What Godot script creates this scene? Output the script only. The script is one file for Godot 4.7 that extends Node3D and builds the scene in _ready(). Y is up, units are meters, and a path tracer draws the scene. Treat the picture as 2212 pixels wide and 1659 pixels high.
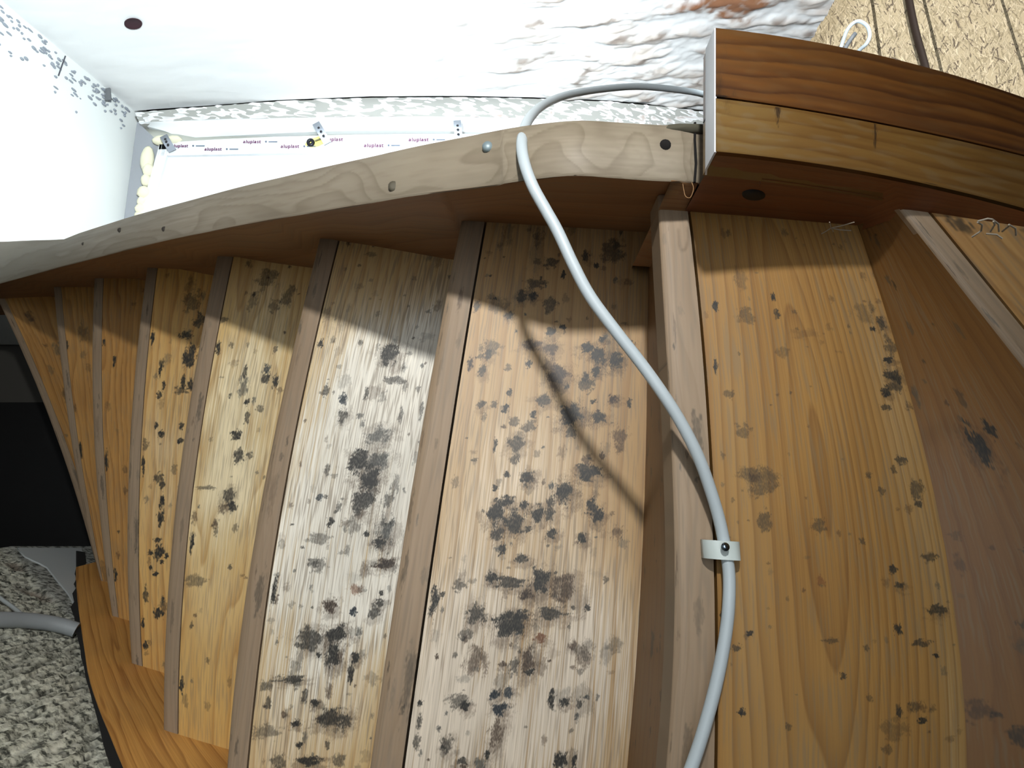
extends Node3D
# A worn wooden winder staircase seen from above in a half renovated stairwell. Metres, y up.

const Y0 := 2.2           # height of the camera over the floor
const ZW := -1.45          # face of the rough whitewashed wall

var noise_a := FastNoiseLite.new()
var noise_b := FastNoiseLite.new()
var noise_c := FastNoiseLite.new()
var rng := RandomNumberGenerator.new()
var used_names := {}
var smooth := 0

# treads: height, z of the far and near end, then x of front edge, nosing joint, back edge and foot of the riser, sampled from far to near
var units := [
	{"y": 1.755, "z0": -0.2423, "z1": 0.2955, "half": 0.0012,
		"arris": [0.2713, 0.2946, 0.3179, 0.3411, 0.3644, 0.3877, 0.4109, 0.4342, 0.4575, 0.4808, 0.504, 0.5273, 0.5506, 0.5739, 0.5971],
		"joint": [0.2893, 0.3133, 0.3373, 0.3613, 0.3853, 0.4093, 0.4333, 0.4573, 0.4813, 0.5053, 0.5292, 0.5532, 0.5772, 0.6012, 0.6252],
		"back": [0.5093, 0.5333, 0.5573, 0.5813, 0.6053, 0.6293, 0.6533, 0.6773, 0.7013, 0.7253, 0.7492, 0.7732, 0.7972, 0.8212, 0.8452],
		"foot": [0.2786, 0.2865, 0.2939, 0.3005, 0.3062, 0.3109, 0.3145, 0.3167, 0.3174, 0.3165, 0.3139, 0.3096, 0.3049, 0.3003, 0.2957]},
	{"y": 1.7, "z0": -0.2648, "z1": 0.2955, "half": 0.0011,
		"arris": [0.1197, 0.1196, 0.1199, 0.1203, 0.1207, 0.1207, 0.1203, 0.1192, 0.1173, 0.1142, 0.1099, 0.1042, 0.0981, 0.092, 0.0859],
		"joint": [0.1433, 0.1455, 0.1473, 0.1486, 0.1493, 0.1494, 0.149, 0.1481, 0.1466, 0.1444, 0.1417, 0.1384, 0.1349, 0.1315, 0.1281],
		"back": [0.2738, 0.2823, 0.2903, 0.2975, 0.3039, 0.3093, 0.3134, 0.3162, 0.3174, 0.3169, 0.3145, 0.3101, 0.3053, 0.3005, 0.2957],
		"foot": [0.1439, 0.142, 0.1399, 0.1377, 0.1353, 0.1327, 0.1298, 0.1265, 0.1229, 0.1189, 0.1145, 0.1095, 0.1041, 0.0984, 0.0927]},
	{"y": 1.54, "z0": -0.3311, "z1": 0.3663, "half": 0.0012,
		"arris": [-0.052, -0.0609, -0.0693, -0.0773, -0.0849, -0.0921, -0.099, -0.1055, -0.1117, -0.1177, -0.1233, -0.1288, -0.1341, -0.1395, -0.1448],
		"joint": [-0.026, -0.0338, -0.0413, -0.0484, -0.0553, -0.062, -0.0685, -0.0748, -0.0809, -0.0869, -0.0928, -0.0986, -0.1044, -0.1102, -0.116],
		"back": [0.1469, 0.1447, 0.1423, 0.1398, 0.137, 0.1339, 0.1303, 0.1263, 0.1218, 0.1166, 0.1106, 0.1039, 0.0968, 0.0897, 0.0825],
		"foot": [-0.052, -0.0609, -0.0693, -0.0773, -0.0849, -0.0921, -0.099, -0.1055, -0.1117, -0.1177, -0.1233, -0.1288, -0.1341, -0.1395, -0.1448]},
	{"y": 1.38, "z0": -0.3881, "z1": 0.359, "half": 0.0011,
		"arris": [-0.2518, -0.261, -0.2699, -0.2785, -0.2866, -0.2941, -0.3009, -0.3069, -0.3119, -0.316, -0.3188, -0.3205, -0.3207, -0.3199, -0.3191],
		"joint": [-0.225, -0.2346, -0.2438, -0.2524, -0.2603, -0.2676, -0.2741, -0.2799, -0.285, -0.2892, -0.2925, -0.295, -0.2966, -0.2975, -0.2983],
		"back": [-0.0377, -0.0474, -0.0569, -0.0659, -0.0744, -0.0825, -0.0901, -0.0973, -0.1042, -0.1107, -0.1169, -0.1228, -0.1286, -0.1343, -0.1401],
		"foot": [-0.2518, -0.261, -0.2699, -0.2785, -0.2866, -0.2941, -0.3009, -0.3069, -0.3119, -0.316, -0.3188, -0.3205, -0.3207, -0.3199, -0.3191]},
	{"y": 1.22, "z0": -0.4356, "z1": 0.3189, "half": 0.0008,
		"arris": [-0.4613, -0.4672, -0.4725, -0.4772, -0.4811, -0.4844, -0.4868, -0.4882, -0.4888, -0.4882, -0.4866, -0.4838, -0.4797, -0.4743, -0.4681],
		"joint": [-0.4352, -0.4412, -0.4469, -0.4519, -0.4563, -0.46, -0.4628, -0.4647, -0.4657, -0.4657, -0.4645, -0.4621, -0.4586, -0.4537, -0.4478],
		"back": [-0.2396, -0.2489, -0.2581, -0.2671, -0.2757, -0.2838, -0.2913, -0.298, -0.3039, -0.3088, -0.3127, -0.3153, -0.3167, -0.3166, -0.3157],
		"foot": [-0.4613, -0.4672, -0.4725, -0.4772, -0.4811, -0.4844, -0.4868, -0.4882, -0.4888, -0.4882, -0.4866, -0.4838, -0.4797, -0.4743, -0.4681]},
	{"y": 1.06, "z0": -0.4841, "z1": 0.2532, "half": 0.0007,
		"arris": [-0.6647, -0.6656, -0.6659, -0.6656, -0.6645, -0.6627, -0.6602, -0.6568, -0.6525, -0.6472, -0.6411, -0.6339, -0.6256, -0.6163, -0.6061],
		"joint": [-0.645, -0.6455, -0.6456, -0.6452, -0.644, -0.6422, -0.6396, -0.6362, -0.632, -0.627, -0.6211, -0.6143, -0.6066, -0.5979, -0.5883],
		"back": [-0.452, -0.4578, -0.4635, -0.4686, -0.4732, -0.4771, -0.4803, -0.4826, -0.4842, -0.4847, -0.4844, -0.4829, -0.4803, -0.4766, -0.4716],
		"foot": [-0.6647, -0.6656, -0.6659, -0.6656, -0.6645, -0.6627, -0.6602, -0.6568, -0.6525, -0.6472, -0.6411, -0.6339, -0.6256, -0.6163, -0.6061]},
	{"y": 0.9, "z0": -0.5284, "z1": 0.1969, "half": 0.0005,
		"arris": [-0.8669, -0.8628, -0.858, -0.8524, -0.846, -0.8388, -0.8307, -0.8219, -0.8121, -0.8016, -0.7901, -0.7778, -0.7646, -0.7506, -0.7358],
		"joint": [-0.8467, -0.8425, -0.8378, -0.8323, -0.826, -0.8189, -0.8111, -0.8026, -0.7934, -0.7835, -0.7729, -0.7617, -0.7499, -0.7374, -0.7244],
		"back": [-0.6599, -0.6609, -0.6617, -0.6619, -0.6615, -0.6604, -0.6586, -0.656, -0.6526, -0.6484, -0.6433, -0.6372, -0.6301, -0.6221, -0.6129],
		"foot": [-0.8669, -0.8628, -0.858, -0.8524, -0.846, -0.8388, -0.8307, -0.8219, -0.8121, -0.8016, -0.7901, -0.7778, -0.7646, -0.7506, -0.7358]},
	{"y": 0.74, "z0": -0.5717, "z1": 0.1475, "half": 0.0004,
		"arris": [-1.0701, -1.0584, -1.0465, -1.0344, -1.022, -1.0091, -0.9956, -0.9815, -0.9666, -0.9508, -0.9341, -0.9163, -0.8973, -0.877, -0.8556],
		"joint": [-1.0514, -1.04, -1.0285, -1.0166, -1.0043, -0.9915, -0.9782, -0.9644, -0.9502, -0.9353, -0.9199, -0.904, -0.8874, -0.8702, -0.8524],
		"back": [-0.8662, -0.8623, -0.8581, -0.8533, -0.8476, -0.8412, -0.8339, -0.8259, -0.817, -0.8072, -0.7967, -0.7853, -0.773, -0.7599, -0.7459],
		"foot": [-1.0701, -1.0584, -1.0465, -1.0344, -1.022, -1.0091, -0.9956, -0.9815, -0.9666, -0.9508, -0.9341, -0.9163, -0.8973, -0.877, -0.8556]},
	{"y": 0.58, "z0": -0.6091, "z1": 0.1325, "half": 0.0004,
		"arris": [-1.3434, -1.3111, -1.2787, -1.247, -1.2163, -1.1866, -1.158, -1.1303, -1.1036, -1.0779, -1.0532, -1.0296, -1.0069, -0.9852, -0.9645],
		"joint": [-1.3234, -1.2911, -1.2587, -1.227, -1.1963, -1.1666, -1.138, -1.1103, -1.0836, -1.0579, -1.0332, -1.0096, -0.9869, -0.9652, -0.9445],
		"back": [-1.0747, -1.0626, -1.0504, -1.0381, -1.0255, -1.0125, -0.999, -0.9848, -0.9698, -0.954, -0.9372, -0.9193, -0.9001, -0.8797, -0.8578],
		"foot": [-1.3434, -1.3111, -1.2787, -1.247, -1.2163, -1.1866, -1.158, -1.1303, -1.1036, -1.0779, -1.0532, -1.0296, -1.0069, -0.9852, -0.9645]},
]
# stains on each tread: place across and along, size across and along, strength, kind (0 mould, 1 brown, 2 blue black, 3 rust, 4 grey)
var stains := {
	1: [[0.403, 0.157, 0.010, 0.006, 0.90, 0], [0.407, 0.182, 0.015, 0.006, 0.60, 0], [0.904, 0.204, 0.012, 0.003, 0.90, 0], [0.958, 0.195, 0.020, 0.008, 0.55, 0], [0.938, 0.249, 0.024, 0.004, 0.75, 0], [0.947, 0.271, 0.040, 0.008, 0.65, 0], [0.878, 0.182, 0.050, 0.012, 0.20, 0], [0.882, 0.294, 0.018, 0.007, 0.75, 0], [0.937, 0.286, 0.032, 0.009, 0.45, 0], [0.863, 0.315, 0.023, 0.004, 0.50, 0], [0.879, 0.387, 0.026, 0.005, 0.50, 0], [0.924, 0.425, 0.030, 0.011, 0.40, 0], [0.715, 0.407, 0.013, 0.004, 0.40, 0], [0.836, 0.399, 0.013, 0.005, 0.40, 0], [0.762, 0.428, 0.015, 0.005, 0.35, 0], [0.640, 0.493, 0.012, 0.004, 0.40, 0], [0.919, 0.445, 0.017, 0.004, 0.55, 0], [0.928, 0.512, 0.028, 0.005, 0.45, 0], [0.759, 0.528, 0.016, 0.005, 0.65, 0], [0.781, 0.548, 0.018, 0.004, 0.55, 0], [0.923, 0.578, 0.033, 0.006, 0.55, 0], [0.752, 0.602, 0.014, 0.006, 0.70, 0], [0.843, 0.618, 0.035, 0.004, 0.50, 0], [0.467, 0.615, 0.031, 0.003, 0.35, 0], [0.511, 0.657, 0.011, 0.004, 0.55, 0], [0.826, 0.709, 0.015, 0.004, 0.70, 0], [0.734, 0.699, 0.011, 0.006, 0.55, 0], [0.131, 0.606, 0.012, 0.003, 0.75, 0], [0.095, 0.699, 0.013, 0.004, 0.90, 0], [0.446, 0.543, 0.016, 0.006, 0.35, 3], [0.613, 0.624, 0.010, 0.004, 0.35, 0], [0.901, 0.633, 0.011, 0.003, 0.75, 0], [0.797, 0.693, 0.023, 0.006, 0.35, 0], [0.711, 0.718, 0.052, 0.011, 0.20, 0], [0.683, 0.741, 0.019, 0.005, 0.30, 0], [0.235, 0.184, 0.045, 0.010, 0.30, 0], [0.154, 0.347, 0.033, 0.008, 0.30, 0], [0.210, 0.412, 0.072, 0.017, 0.35, 0], [0.189, 0.409, 0.026, 0.006, 0.40, 1], [0.216, 0.467, 0.027, 0.012, 0.40, 0], [0.078, 0.170, 0.013, 0.008, 0.85, 0], [0.046, 0.257, 0.009, 0.009, 0.75, 0], [0.103, 0.296, 0.023, 0.006, 0.35, 0], [0.461, 0.473, 0.029, 0.008, 0.35, 0], [0.400, 0.237, 0.034, 0.007, 0.20, 0], [0.540, 0.211, 0.074, 0.007, 0.15, 1], [0.240, 0.129, 0.031, 0.014, 0.20, 0], [0.018, 0.585, 0.010, 0.004, 0.70, 0], [0.074, 0.624, 0.019, 0.004, 0.50, 0], [1.013, 0.129, 0.021, 0.010, 0.30, 0], [0.971, 0.231, 0.034, 0.009, 0.40, 0]],
	2: [[0.520, 0.259, 0.047, 0.012, 0.90, 1], [0.456, 0.297, 0.032, 0.009, 0.60, 0], [0.603, 0.318, 0.051, 0.013, 1.00, 0], [0.819, 0.296, 0.024, 0.006, 0.80, 1], [0.751, 0.322, 0.034, 0.007, 0.70, 0], [0.905, 0.302, 0.012, 0.006, 0.70, 0], [0.610, 0.344, 0.024, 0.008, 0.50, 0], [0.864, 0.353, 0.038, 0.015, 0.45, 1], [0.332, 0.360, 0.038, 0.010, 0.55, 0], [0.334, 0.382, 0.021, 0.007, 0.50, 0], [0.409, 0.408, 0.030, 0.009, 0.80, 0], [0.716, 0.402, 0.051, 0.009, 0.80, 0], [0.681, 0.395, 0.028, 0.006, 0.60, 0], [0.702, 0.383, 0.026, 0.007, 0.45, 1], [0.598, 0.429, 0.044, 0.013, 0.90, 0], [0.273, 0.458, 0.034, 0.014, 0.90, 0], [0.318, 0.441, 0.032, 0.007, 0.85, 0], [0.407, 0.447, 0.018, 0.005, 0.90, 0], [0.479, 0.458, 0.027, 0.010, 0.80, 0], [0.368, 0.471, 0.045, 0.013, 0.75, 0], [0.737, 0.447, 0.025, 0.008, 0.75, 0], [0.773, 0.462, 0.027, 0.009, 0.85, 0], [0.537, 0.441, 0.018, 0.006, 0.60, 0], [0.295, 0.486, 0.027, 0.008, 0.60, 0], [0.551, 0.486, 0.025, 0.006, 0.75, 0], [0.701, 0.492, 0.020, 0.007, 0.80, 0], [0.324, 0.507, 0.016, 0.008, 0.90, 0], [0.422, 0.519, 0.027, 0.006, 0.70, 0], [0.872, 0.484, 0.031, 0.008, 0.40, 1], [0.130, 0.303, 0.019, 0.005, 0.60, 0], [0.196, 0.303, 0.017, 0.005, 0.50, 0], [0.257, 0.309, 0.017, 0.006, 0.80, 0], [0.308, 0.329, 0.029, 0.006, 0.45, 0], [0.407, 0.318, 0.014, 0.005, 0.80, 0], [0.390, 0.336, 0.033, 0.009, 0.45, 0], [0.269, 0.286, 0.015, 0.005, 0.70, 0], [0.673, 0.276, 0.034, 0.010, 0.50, 0], [0.715, 0.299, 0.015, 0.003, 0.90, 0], [0.253, 0.423, 0.014, 0.004, 0.80, 0], [0.305, 0.404, 0.014, 0.004, 0.80, 0], [0.227, 0.362, 0.009, 0.009, 0.70, 0], [0.729, 0.230, 0.035, 0.011, 1.00, 0], [0.828, 0.239, 0.033, 0.010, 1.00, 0], [0.723, 0.255, 0.022, 0.006, 0.90, 0], [0.665, 0.218, 0.036, 0.007, 0.80, 0], [0.896, 0.214, 0.023, 0.006, 0.80, 0], [0.362, 0.214, 0.046, 0.008, 0.60, 1], [0.473, 0.220, 0.041, 0.009, 0.60, 1], [0.137, 0.218, 0.048, 0.012, 0.40, 0], [0.345, 0.119, 0.059, 0.007, 0.50, 0], [0.271, 0.139, 0.027, 0.009, 0.60, 0], [0.340, 0.139, 0.021, 0.006, 0.70, 0], [0.438, 0.153, 0.037, 0.010, 0.45, 0], [0.778, 0.067, 0.061, 0.015, 0.45, 0], [0.421, 0.086, 0.041, 0.007, 0.50, 0], [0.522, 0.187, 0.015, 0.004, 0.95, 0], [0.462, 0.194, 0.026, 0.006, 0.70, 0], [0.355, 0.243, 0.015, 0.005, 0.90, 0], [0.037, 0.243, 0.015, 0.009, 0.90, 1], [0.747, 0.206, 0.018, 0.004, 0.90, 0], [0.145, 0.153, 0.047, 0.010, 0.25, 0], [0.214, 0.169, 0.021, 0.006, 0.60, 0], [0.467, 0.246, 0.035, 0.015, 0.40, 1], [0.523, 0.277, 0.044, 0.014, 0.35, 1], [0.519, 0.549, 0.037, 0.015, 0.95, 0], [0.458, 0.568, 0.028, 0.007, 0.80, 1], [0.643, 0.560, 0.057, 0.015, 0.60, 1], [0.368, 0.551, 0.061, 0.007, 0.65, 0], [0.286, 0.544, 0.024, 0.007, 0.80, 0], [0.397, 0.607, 0.058, 0.015, 0.80, 0], [0.446, 0.594, 0.030, 0.007, 0.70, 0], [0.588, 0.593, 0.061, 0.008, 0.65, 0], [0.235, 0.593, 0.037, 0.012, 0.60, 0], [0.261, 0.652, 0.047, 0.017, 0.50, 1], [0.496, 0.653, 0.030, 0.015, 0.65, 1], [0.515, 0.665, 0.017, 0.004, 1.00, 0], [0.364, 0.694, 0.019, 0.006, 0.85, 2], [0.424, 0.690, 0.021, 0.006, 0.65, 2], [0.396, 0.710, 0.029, 0.007, 0.85, 2], [0.235, 0.707, 0.019, 0.006, 0.80, 0], [0.626, 0.699, 0.015, 0.010, 0.85, 0], [0.684, 0.702, 0.019, 0.005, 0.80, 0], [0.394, 0.742, 0.029, 0.016, 0.55, 1], [0.363, 0.766, 0.010, 0.005, 0.80, 0], [0.760, 0.646, 0.028, 0.015, 0.40, 1], [0.684, 0.773, 0.015, 0.009, 0.90, 0], [0.707, 0.773, 0.017, 0.008, 0.85, 0], [0.758, 0.775, 0.010, 0.008, 0.80, 0], [0.544, 0.622, 0.026, 0.005, 0.60, 3], [0.753, 0.584, 0.015, 0.004, 0.70, 0], [0.891, 0.632, 0.034, 0.009, 0.25, 0], [0.029, 0.576, 0.017, 0.018, 0.95, 0], [0.139, 0.555, 0.026, 0.007, 0.45, 0], [0.201, 0.702, 0.046, 0.008, 0.50, 0], [0.197, 0.618, 0.026, 0.008, 0.40, 0], [0.566, 0.659, 0.021, 0.010, 0.30, 1], [0.439, 0.659, 0.017, 0.012, 0.50, 0], [0.037, 0.727, 0.010, 0.008, 0.60, 0], [0.038, 0.750, 0.013, 0.008, 0.50, 0]],
	3: [[0.554, 0.375, 0.066, 0.015, 0.60, 4], [0.459, 0.417, 0.059, 0.017, 0.80, 0], [0.577, 0.415, 0.059, 0.014, 0.70, 4], [0.554, 0.440, 0.050, 0.018, 0.80, 0], [0.546, 0.451, 0.037, 0.009, 0.95, 0], [0.521, 0.482, 0.059, 0.018, 0.70, 0], [0.333, 0.514, 0.022, 0.006, 0.90, 0], [0.709, 0.528, 0.049, 0.020, 0.70, 4], [0.680, 0.545, 0.037, 0.007, 0.90, 0], [0.692, 0.480, 0.031, 0.010, 0.45, 0], [0.291, 0.341, 0.028, 0.011, 0.55, 0], [0.269, 0.313, 0.022, 0.009, 0.75, 2], [0.420, 0.301, 0.013, 0.010, 0.55, 0], [0.595, 0.279, 0.070, 0.006, 0.50, 0], [0.681, 0.339, 0.013, 0.012, 0.45, 0], [0.585, 0.532, 0.018, 0.004, 0.90, 0], [0.270, 0.539, 0.068, 0.009, 0.35, 0], [0.234, 0.474, 0.019, 0.006, 0.60, 2], [0.728, 0.455, 0.028, 0.013, 0.35, 0], [0.817, 0.331, 0.013, 0.013, 0.45, 0], [0.733, 0.579, 0.065, 0.008, 0.80, 1], [0.264, 0.577, 0.037, 0.006, 0.45, 0], [0.417, 0.643, 0.040, 0.010, 0.75, 1], [0.575, 0.651, 0.022, 0.006, 0.85, 2], [0.318, 0.693, 0.077, 0.016, 0.60, 0], [0.486, 0.685, 0.065, 0.011, 0.85, 0], [0.477, 0.717, 0.043, 0.015, 0.90, 0], [0.630, 0.720, 0.028, 0.007, 0.90, 0], [0.613, 0.743, 0.018, 0.013, 0.80, 0], [0.384, 0.716, 0.015, 0.004, 0.80, 0], [0.216, 0.751, 0.077, 0.005, 0.65, 0], [0.059, 0.761, 0.040, 0.007, 0.45, 0], [0.399, 0.785, 0.025, 0.005, 0.95, 0], [0.523, 0.807, 0.084, 0.012, 0.70, 0], [0.620, 0.812, 0.034, 0.007, 0.55, 0], [0.288, 0.814, 0.025, 0.005, 1.00, 0], [0.092, 0.825, 0.093, 0.009, 0.35, 0], [0.326, 0.844, 0.022, 0.004, 0.90, 0], [0.406, 0.866, 0.069, 0.006, 0.90, 0], [0.606, 0.866, 0.034, 0.009, 0.45, 0], [0.199, 0.866, 0.044, 0.009, 0.45, 0], [0.032, 0.621, 0.015, 0.020, 0.95, 0], [0.711, 0.651, 0.031, 0.011, 0.55, 0], [0.743, 0.639, 0.028, 0.006, 0.60, 0], [0.570, 0.618, 0.037, 0.007, 0.45, 3], [0.743, 0.623, 0.015, 0.004, 0.80, 0], [0.302, 0.582, 0.049, 0.010, 0.35, 0], [0.514, 0.234, 0.057, 0.015, 0.75, 0], [0.036, 0.215, 0.016, 0.007, 1.00, 0], [0.433, 0.516, 0.037, 0.006, 0.30, 1], [0.531, 0.501, 0.043, 0.007, 0.30, 1], [0.260, 0.757, 0.025, 0.007, 0.40, 0]],
	4: [[0.461, 0.270, 0.027, 0.010, 0.80, 4], [0.281, 0.278, 0.019, 0.013, 0.60, 0], [0.465, 0.290, 0.035, 0.009, 0.60, 0], [0.412, 0.138, 0.038, 0.012, 0.30, 0], [0.305, 0.077, 0.075, 0.016, 0.35, 0], [0.291, 0.306, 0.039, 0.019, 0.50, 4], [0.552, 0.297, 0.023, 0.013, 0.75, 0], [0.342, 0.337, 0.020, 0.006, 0.75, 0], [0.299, 0.403, 0.036, 0.009, 0.75, 0], [0.352, 0.445, 0.036, 0.013, 0.65, 0], [0.465, 0.350, 0.031, 0.007, 0.40, 0], [0.368, 0.368, 0.020, 0.012, 0.55, 0], [0.364, 0.542, 0.033, 0.009, 0.65, 0], [0.318, 0.521, 0.041, 0.014, 0.55, 0], [0.350, 0.538, 0.021, 0.010, 0.65, 0], [0.280, 0.545, 0.041, 0.009, 0.45, 1], [0.037, 0.611, 0.017, 0.013, 0.90, 0], [0.100, 0.506, 0.073, 0.004, 0.40, 0], [0.094, 0.679, 0.085, 0.010, 0.35, 0], [0.024, 0.862, 0.018, 0.013, 0.90, 0], [0.022, 0.226, 0.019, 0.012, 0.90, 0], [0.012, 0.167, 0.038, 0.005, 0.40, 0], [0.504, 0.117, 0.045, 0.020, 0.35, 0], [0.228, 0.127, 0.038, 0.016, 0.25, 0]],
	5: [[0.027, 0.212, 0.019, 0.016, 0.90, 0], [0.140, 0.291, 0.014, 0.014, 0.85, 0], [0.191, 0.331, 0.015, 0.011, 0.75, 0], [0.432, 0.262, 0.057, 0.029, 0.75, 0], [0.474, 0.168, 0.051, 0.016, 0.55, 0], [0.356, 0.206, 0.056, 0.010, 0.65, 0], [0.391, 0.323, 0.024, 0.016, 0.75, 0], [0.472, 0.328, 0.029, 0.013, 0.75, 0], [0.156, 0.354, 0.029, 0.008, 0.65, 0], [0.386, 0.342, 0.068, 0.009, 0.50, 0], [0.147, 0.426, 0.020, 0.007, 0.85, 0], [0.204, 0.447, 0.030, 0.008, 0.90, 0], [0.420, 0.428, 0.025, 0.008, 0.75, 0], [0.424, 0.462, 0.036, 0.007, 0.85, 0], [0.209, 0.549, 0.048, 0.011, 0.55, 0], [0.249, 0.563, 0.027, 0.011, 0.65, 0], [0.259, 0.603, 0.027, 0.014, 0.85, 0], [0.255, 0.639, 0.038, 0.015, 0.95, 0], [0.028, 0.519, 0.016, 0.019, 0.95, 0], [0.218, 0.688, 0.039, 0.007, 0.70, 0], [0.237, 0.715, 0.057, 0.014, 0.85, 0], [0.135, 0.716, 0.028, 0.005, 0.85, 0], [0.334, 0.722, 0.023, 0.006, 0.85, 0], [0.278, 0.736, 0.023, 0.004, 0.90, 0], [0.141, 0.748, 0.017, 0.005, 0.85, 0], [0.199, 0.762, 0.029, 0.005, 0.95, 0], [0.074, 0.808, 0.029, 0.015, 0.55, 0], [0.235, 0.845, 0.048, 0.013, 0.80, 0], [0.028, 0.866, 0.018, 0.009, 0.90, 0], [0.051, 0.913, 0.031, 0.008, 0.80, 0], [0.291, 0.817, 0.018, 0.006, 0.75, 0], [0.378, 0.121, 0.073, 0.024, 0.35, 0]],
	6: [[0.017, 0.228, 0.014, 0.009, 0.90, 0], [0.149, 0.281, 0.017, 0.015, 0.80, 0], [0.020, 0.561, 0.022, 0.024, 0.95, 0], [0.023, 0.854, 0.022, 0.013, 0.90, 0], [0.267, 0.638, 0.027, 0.010, 0.30, 0]],
	7: [[0.003, 0.236, 0.016, 0.014, 0.90, 0], [0.009, 0.568, 0.023, 0.021, 0.85, 0], [0.006, 0.437, 0.022, 0.013, 0.30, 0]],
}

func _ready() -> void:
	# ---------- camera, sky, lights, exposure
	var cam := Camera3D.new(); cam.name = "camera"; add_child(cam)
	cam.position = Vector3(0, Y0, 0); cam.rotation_degrees = Vector3(-78, 0, 0)
	cam.fov = 60.0; cam.near = 0.02; cam.far = 50.0; cam.current = true
	var env := Environment.new()
	env.background_mode = Environment.BG_COLOR; env.background_color = Color(0.0, 0.0, 0.0)
	env.ambient_light_source = Environment.AMBIENT_SOURCE_DISABLED
	env.tonemap_mode = Environment.TONE_MAPPER_LINEAR; env.tonemap_exposure = 1.0
	env.sdfgi_enabled = true; env.ssao_enabled = true; env.ssil_enabled = true
	var we := WorldEnvironment.new(); we.name = "environment"; we.environment = env; add_child(we)
	lamp("ceiling_lamp", Vector3(0.0075, Y0 + 0.28, -0.455), Vector3(-0.6, Y0 - 0.9, -0.2), 1.2, Color(0.98, 0.98, 0.97), 0.022)
	flood("added_wall_flood", "added unseen lamp that brightens the white wall corner", Vector3(-0.35, Y0 - 0.55, -0.7), Vector3(-0.68, Y0 - 1.9, -1.45), 3.6, 48.0, Color(0.93, 0.98, 1.0))  # unseen flood added to brighten the white corner
	flood("added_wall_flood", "added unseen lamp that brightens the rough brick patch of the white wall", Vector3(0.3, Y0 - 0.5, -0.7), Vector3(0.5, Y0 - 1.9, -1.45), 2.6, 46.0, Color(0.95, 0.98, 1.0))  # second unseen flood, added for the rough right part of the wall
	flood("added_landing_flood", "added unseen lamp that brightens the strand board landing", Vector3(1.7, Y0 + 0.6, -2.1), Vector3(1.35, 0.0, -1.95), 8.0, 34.0, Color(1.0, 0.99, 0.96))  # added lamp, only there to light the landing boards
	added_fill_panel(Vector3(-0.25, 3.38, 0.0), Vector2(1.3, 1.3), 0.95, Color(0.95, 0.98, 1.0))  # added overhead fill that lifts the shaded wood
	# ---------- noises
	noise_a.seed = 11; noise_a.noise_type = FastNoiseLite.TYPE_SIMPLEX_SMOOTH; noise_a.frequency = 1.0; noise_a.fractal_octaves = 3
	noise_b.seed = 27; noise_b.noise_type = FastNoiseLite.TYPE_SIMPLEX; noise_b.frequency = 1.0; noise_b.fractal_type = FastNoiseLite.FRACTAL_NONE
	noise_c.seed = 5; noise_c.noise_type = FastNoiseLite.TYPE_SIMPLEX_SMOOTH; noise_c.frequency = 1.0; noise_c.fractal_type = FastNoiseLite.FRACTAL_RIDGED; noise_c.fractal_octaves = 4
	rng.seed = 42
	build_room()
	build_front_wall()
	build_near_wall()
	build_window()
	build_osb()
	build_stairs()
	build_beam()
	build_cables()
	build_small_things()

# ---------------------------------------------------------------- helpers
func numbered(called: String) -> String:
	var k: int = used_names.get(called, 0)
	used_names[called] = k + 1
	return called if k == 0 else "%s_%03d" % [called, k]

func thing(called: String, label: String, category: String, at := Vector3.ZERO, group := "") -> Node3D:
	var o := Node3D.new(); o.name = numbered(called); add_child(o); o.position = at
	o.set_meta("label", label); o.set_meta("category", category)
	if group != "": o.set_meta("group", group)
	return o

func structure(called: String, label: String, at := Vector3.ZERO) -> Node3D:
	var o := Node3D.new(); o.name = called; add_child(o); o.position = at
	o.set_meta("label", label); o.set_meta("kind", "structure")
	return o

func put(called: String, st: SurfaceTool, m: Material, parent: Node3D) -> MeshInstance3D:
	st.generate_normals()
	st.index()
	var mesh := st.commit()
	var o := MeshInstance3D.new(); o.name = called; o.mesh = mesh; o.material_override = m
	o.cast_shadow = GeometryInstance3D.SHADOW_CASTING_SETTING_ON
	# meshes are made in world places; a part of a placed thing is shifted back by it
	parent.add_child(o, true)
	if parent != self:
		var shift := Vector3.ZERO
		var p: Node = parent
		while p is Node3D and p != self:
			shift += (p as Node3D).position
			p = p.get_parent()
		o.position = -shift
	return o

func new_st() -> SurfaceTool:
	var st := SurfaceTool.new(); st.begin(Mesh.PRIMITIVE_TRIANGLES); return st

func flat_mat(c: Color, rough := 0.7, metal := 0.0) -> StandardMaterial3D:
	var m := StandardMaterial3D.new(); m.albedo_color = c; m.roughness = rough; m.metallic = metal
	m.cull_mode = BaseMaterial3D.CULL_DISABLED
	return m

func tex_mat(t: Texture2D, rough := 0.6) -> StandardMaterial3D:
	var m := flat_mat(Color.WHITE, rough); m.albedo_texture = t
	m.texture_repeat = false
	return m

func vertex_mat(rough := 0.9) -> StandardMaterial3D:
	var m := flat_mat(Color.WHITE, rough); m.vertex_color_use_as_albedo = true
	return m

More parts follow.
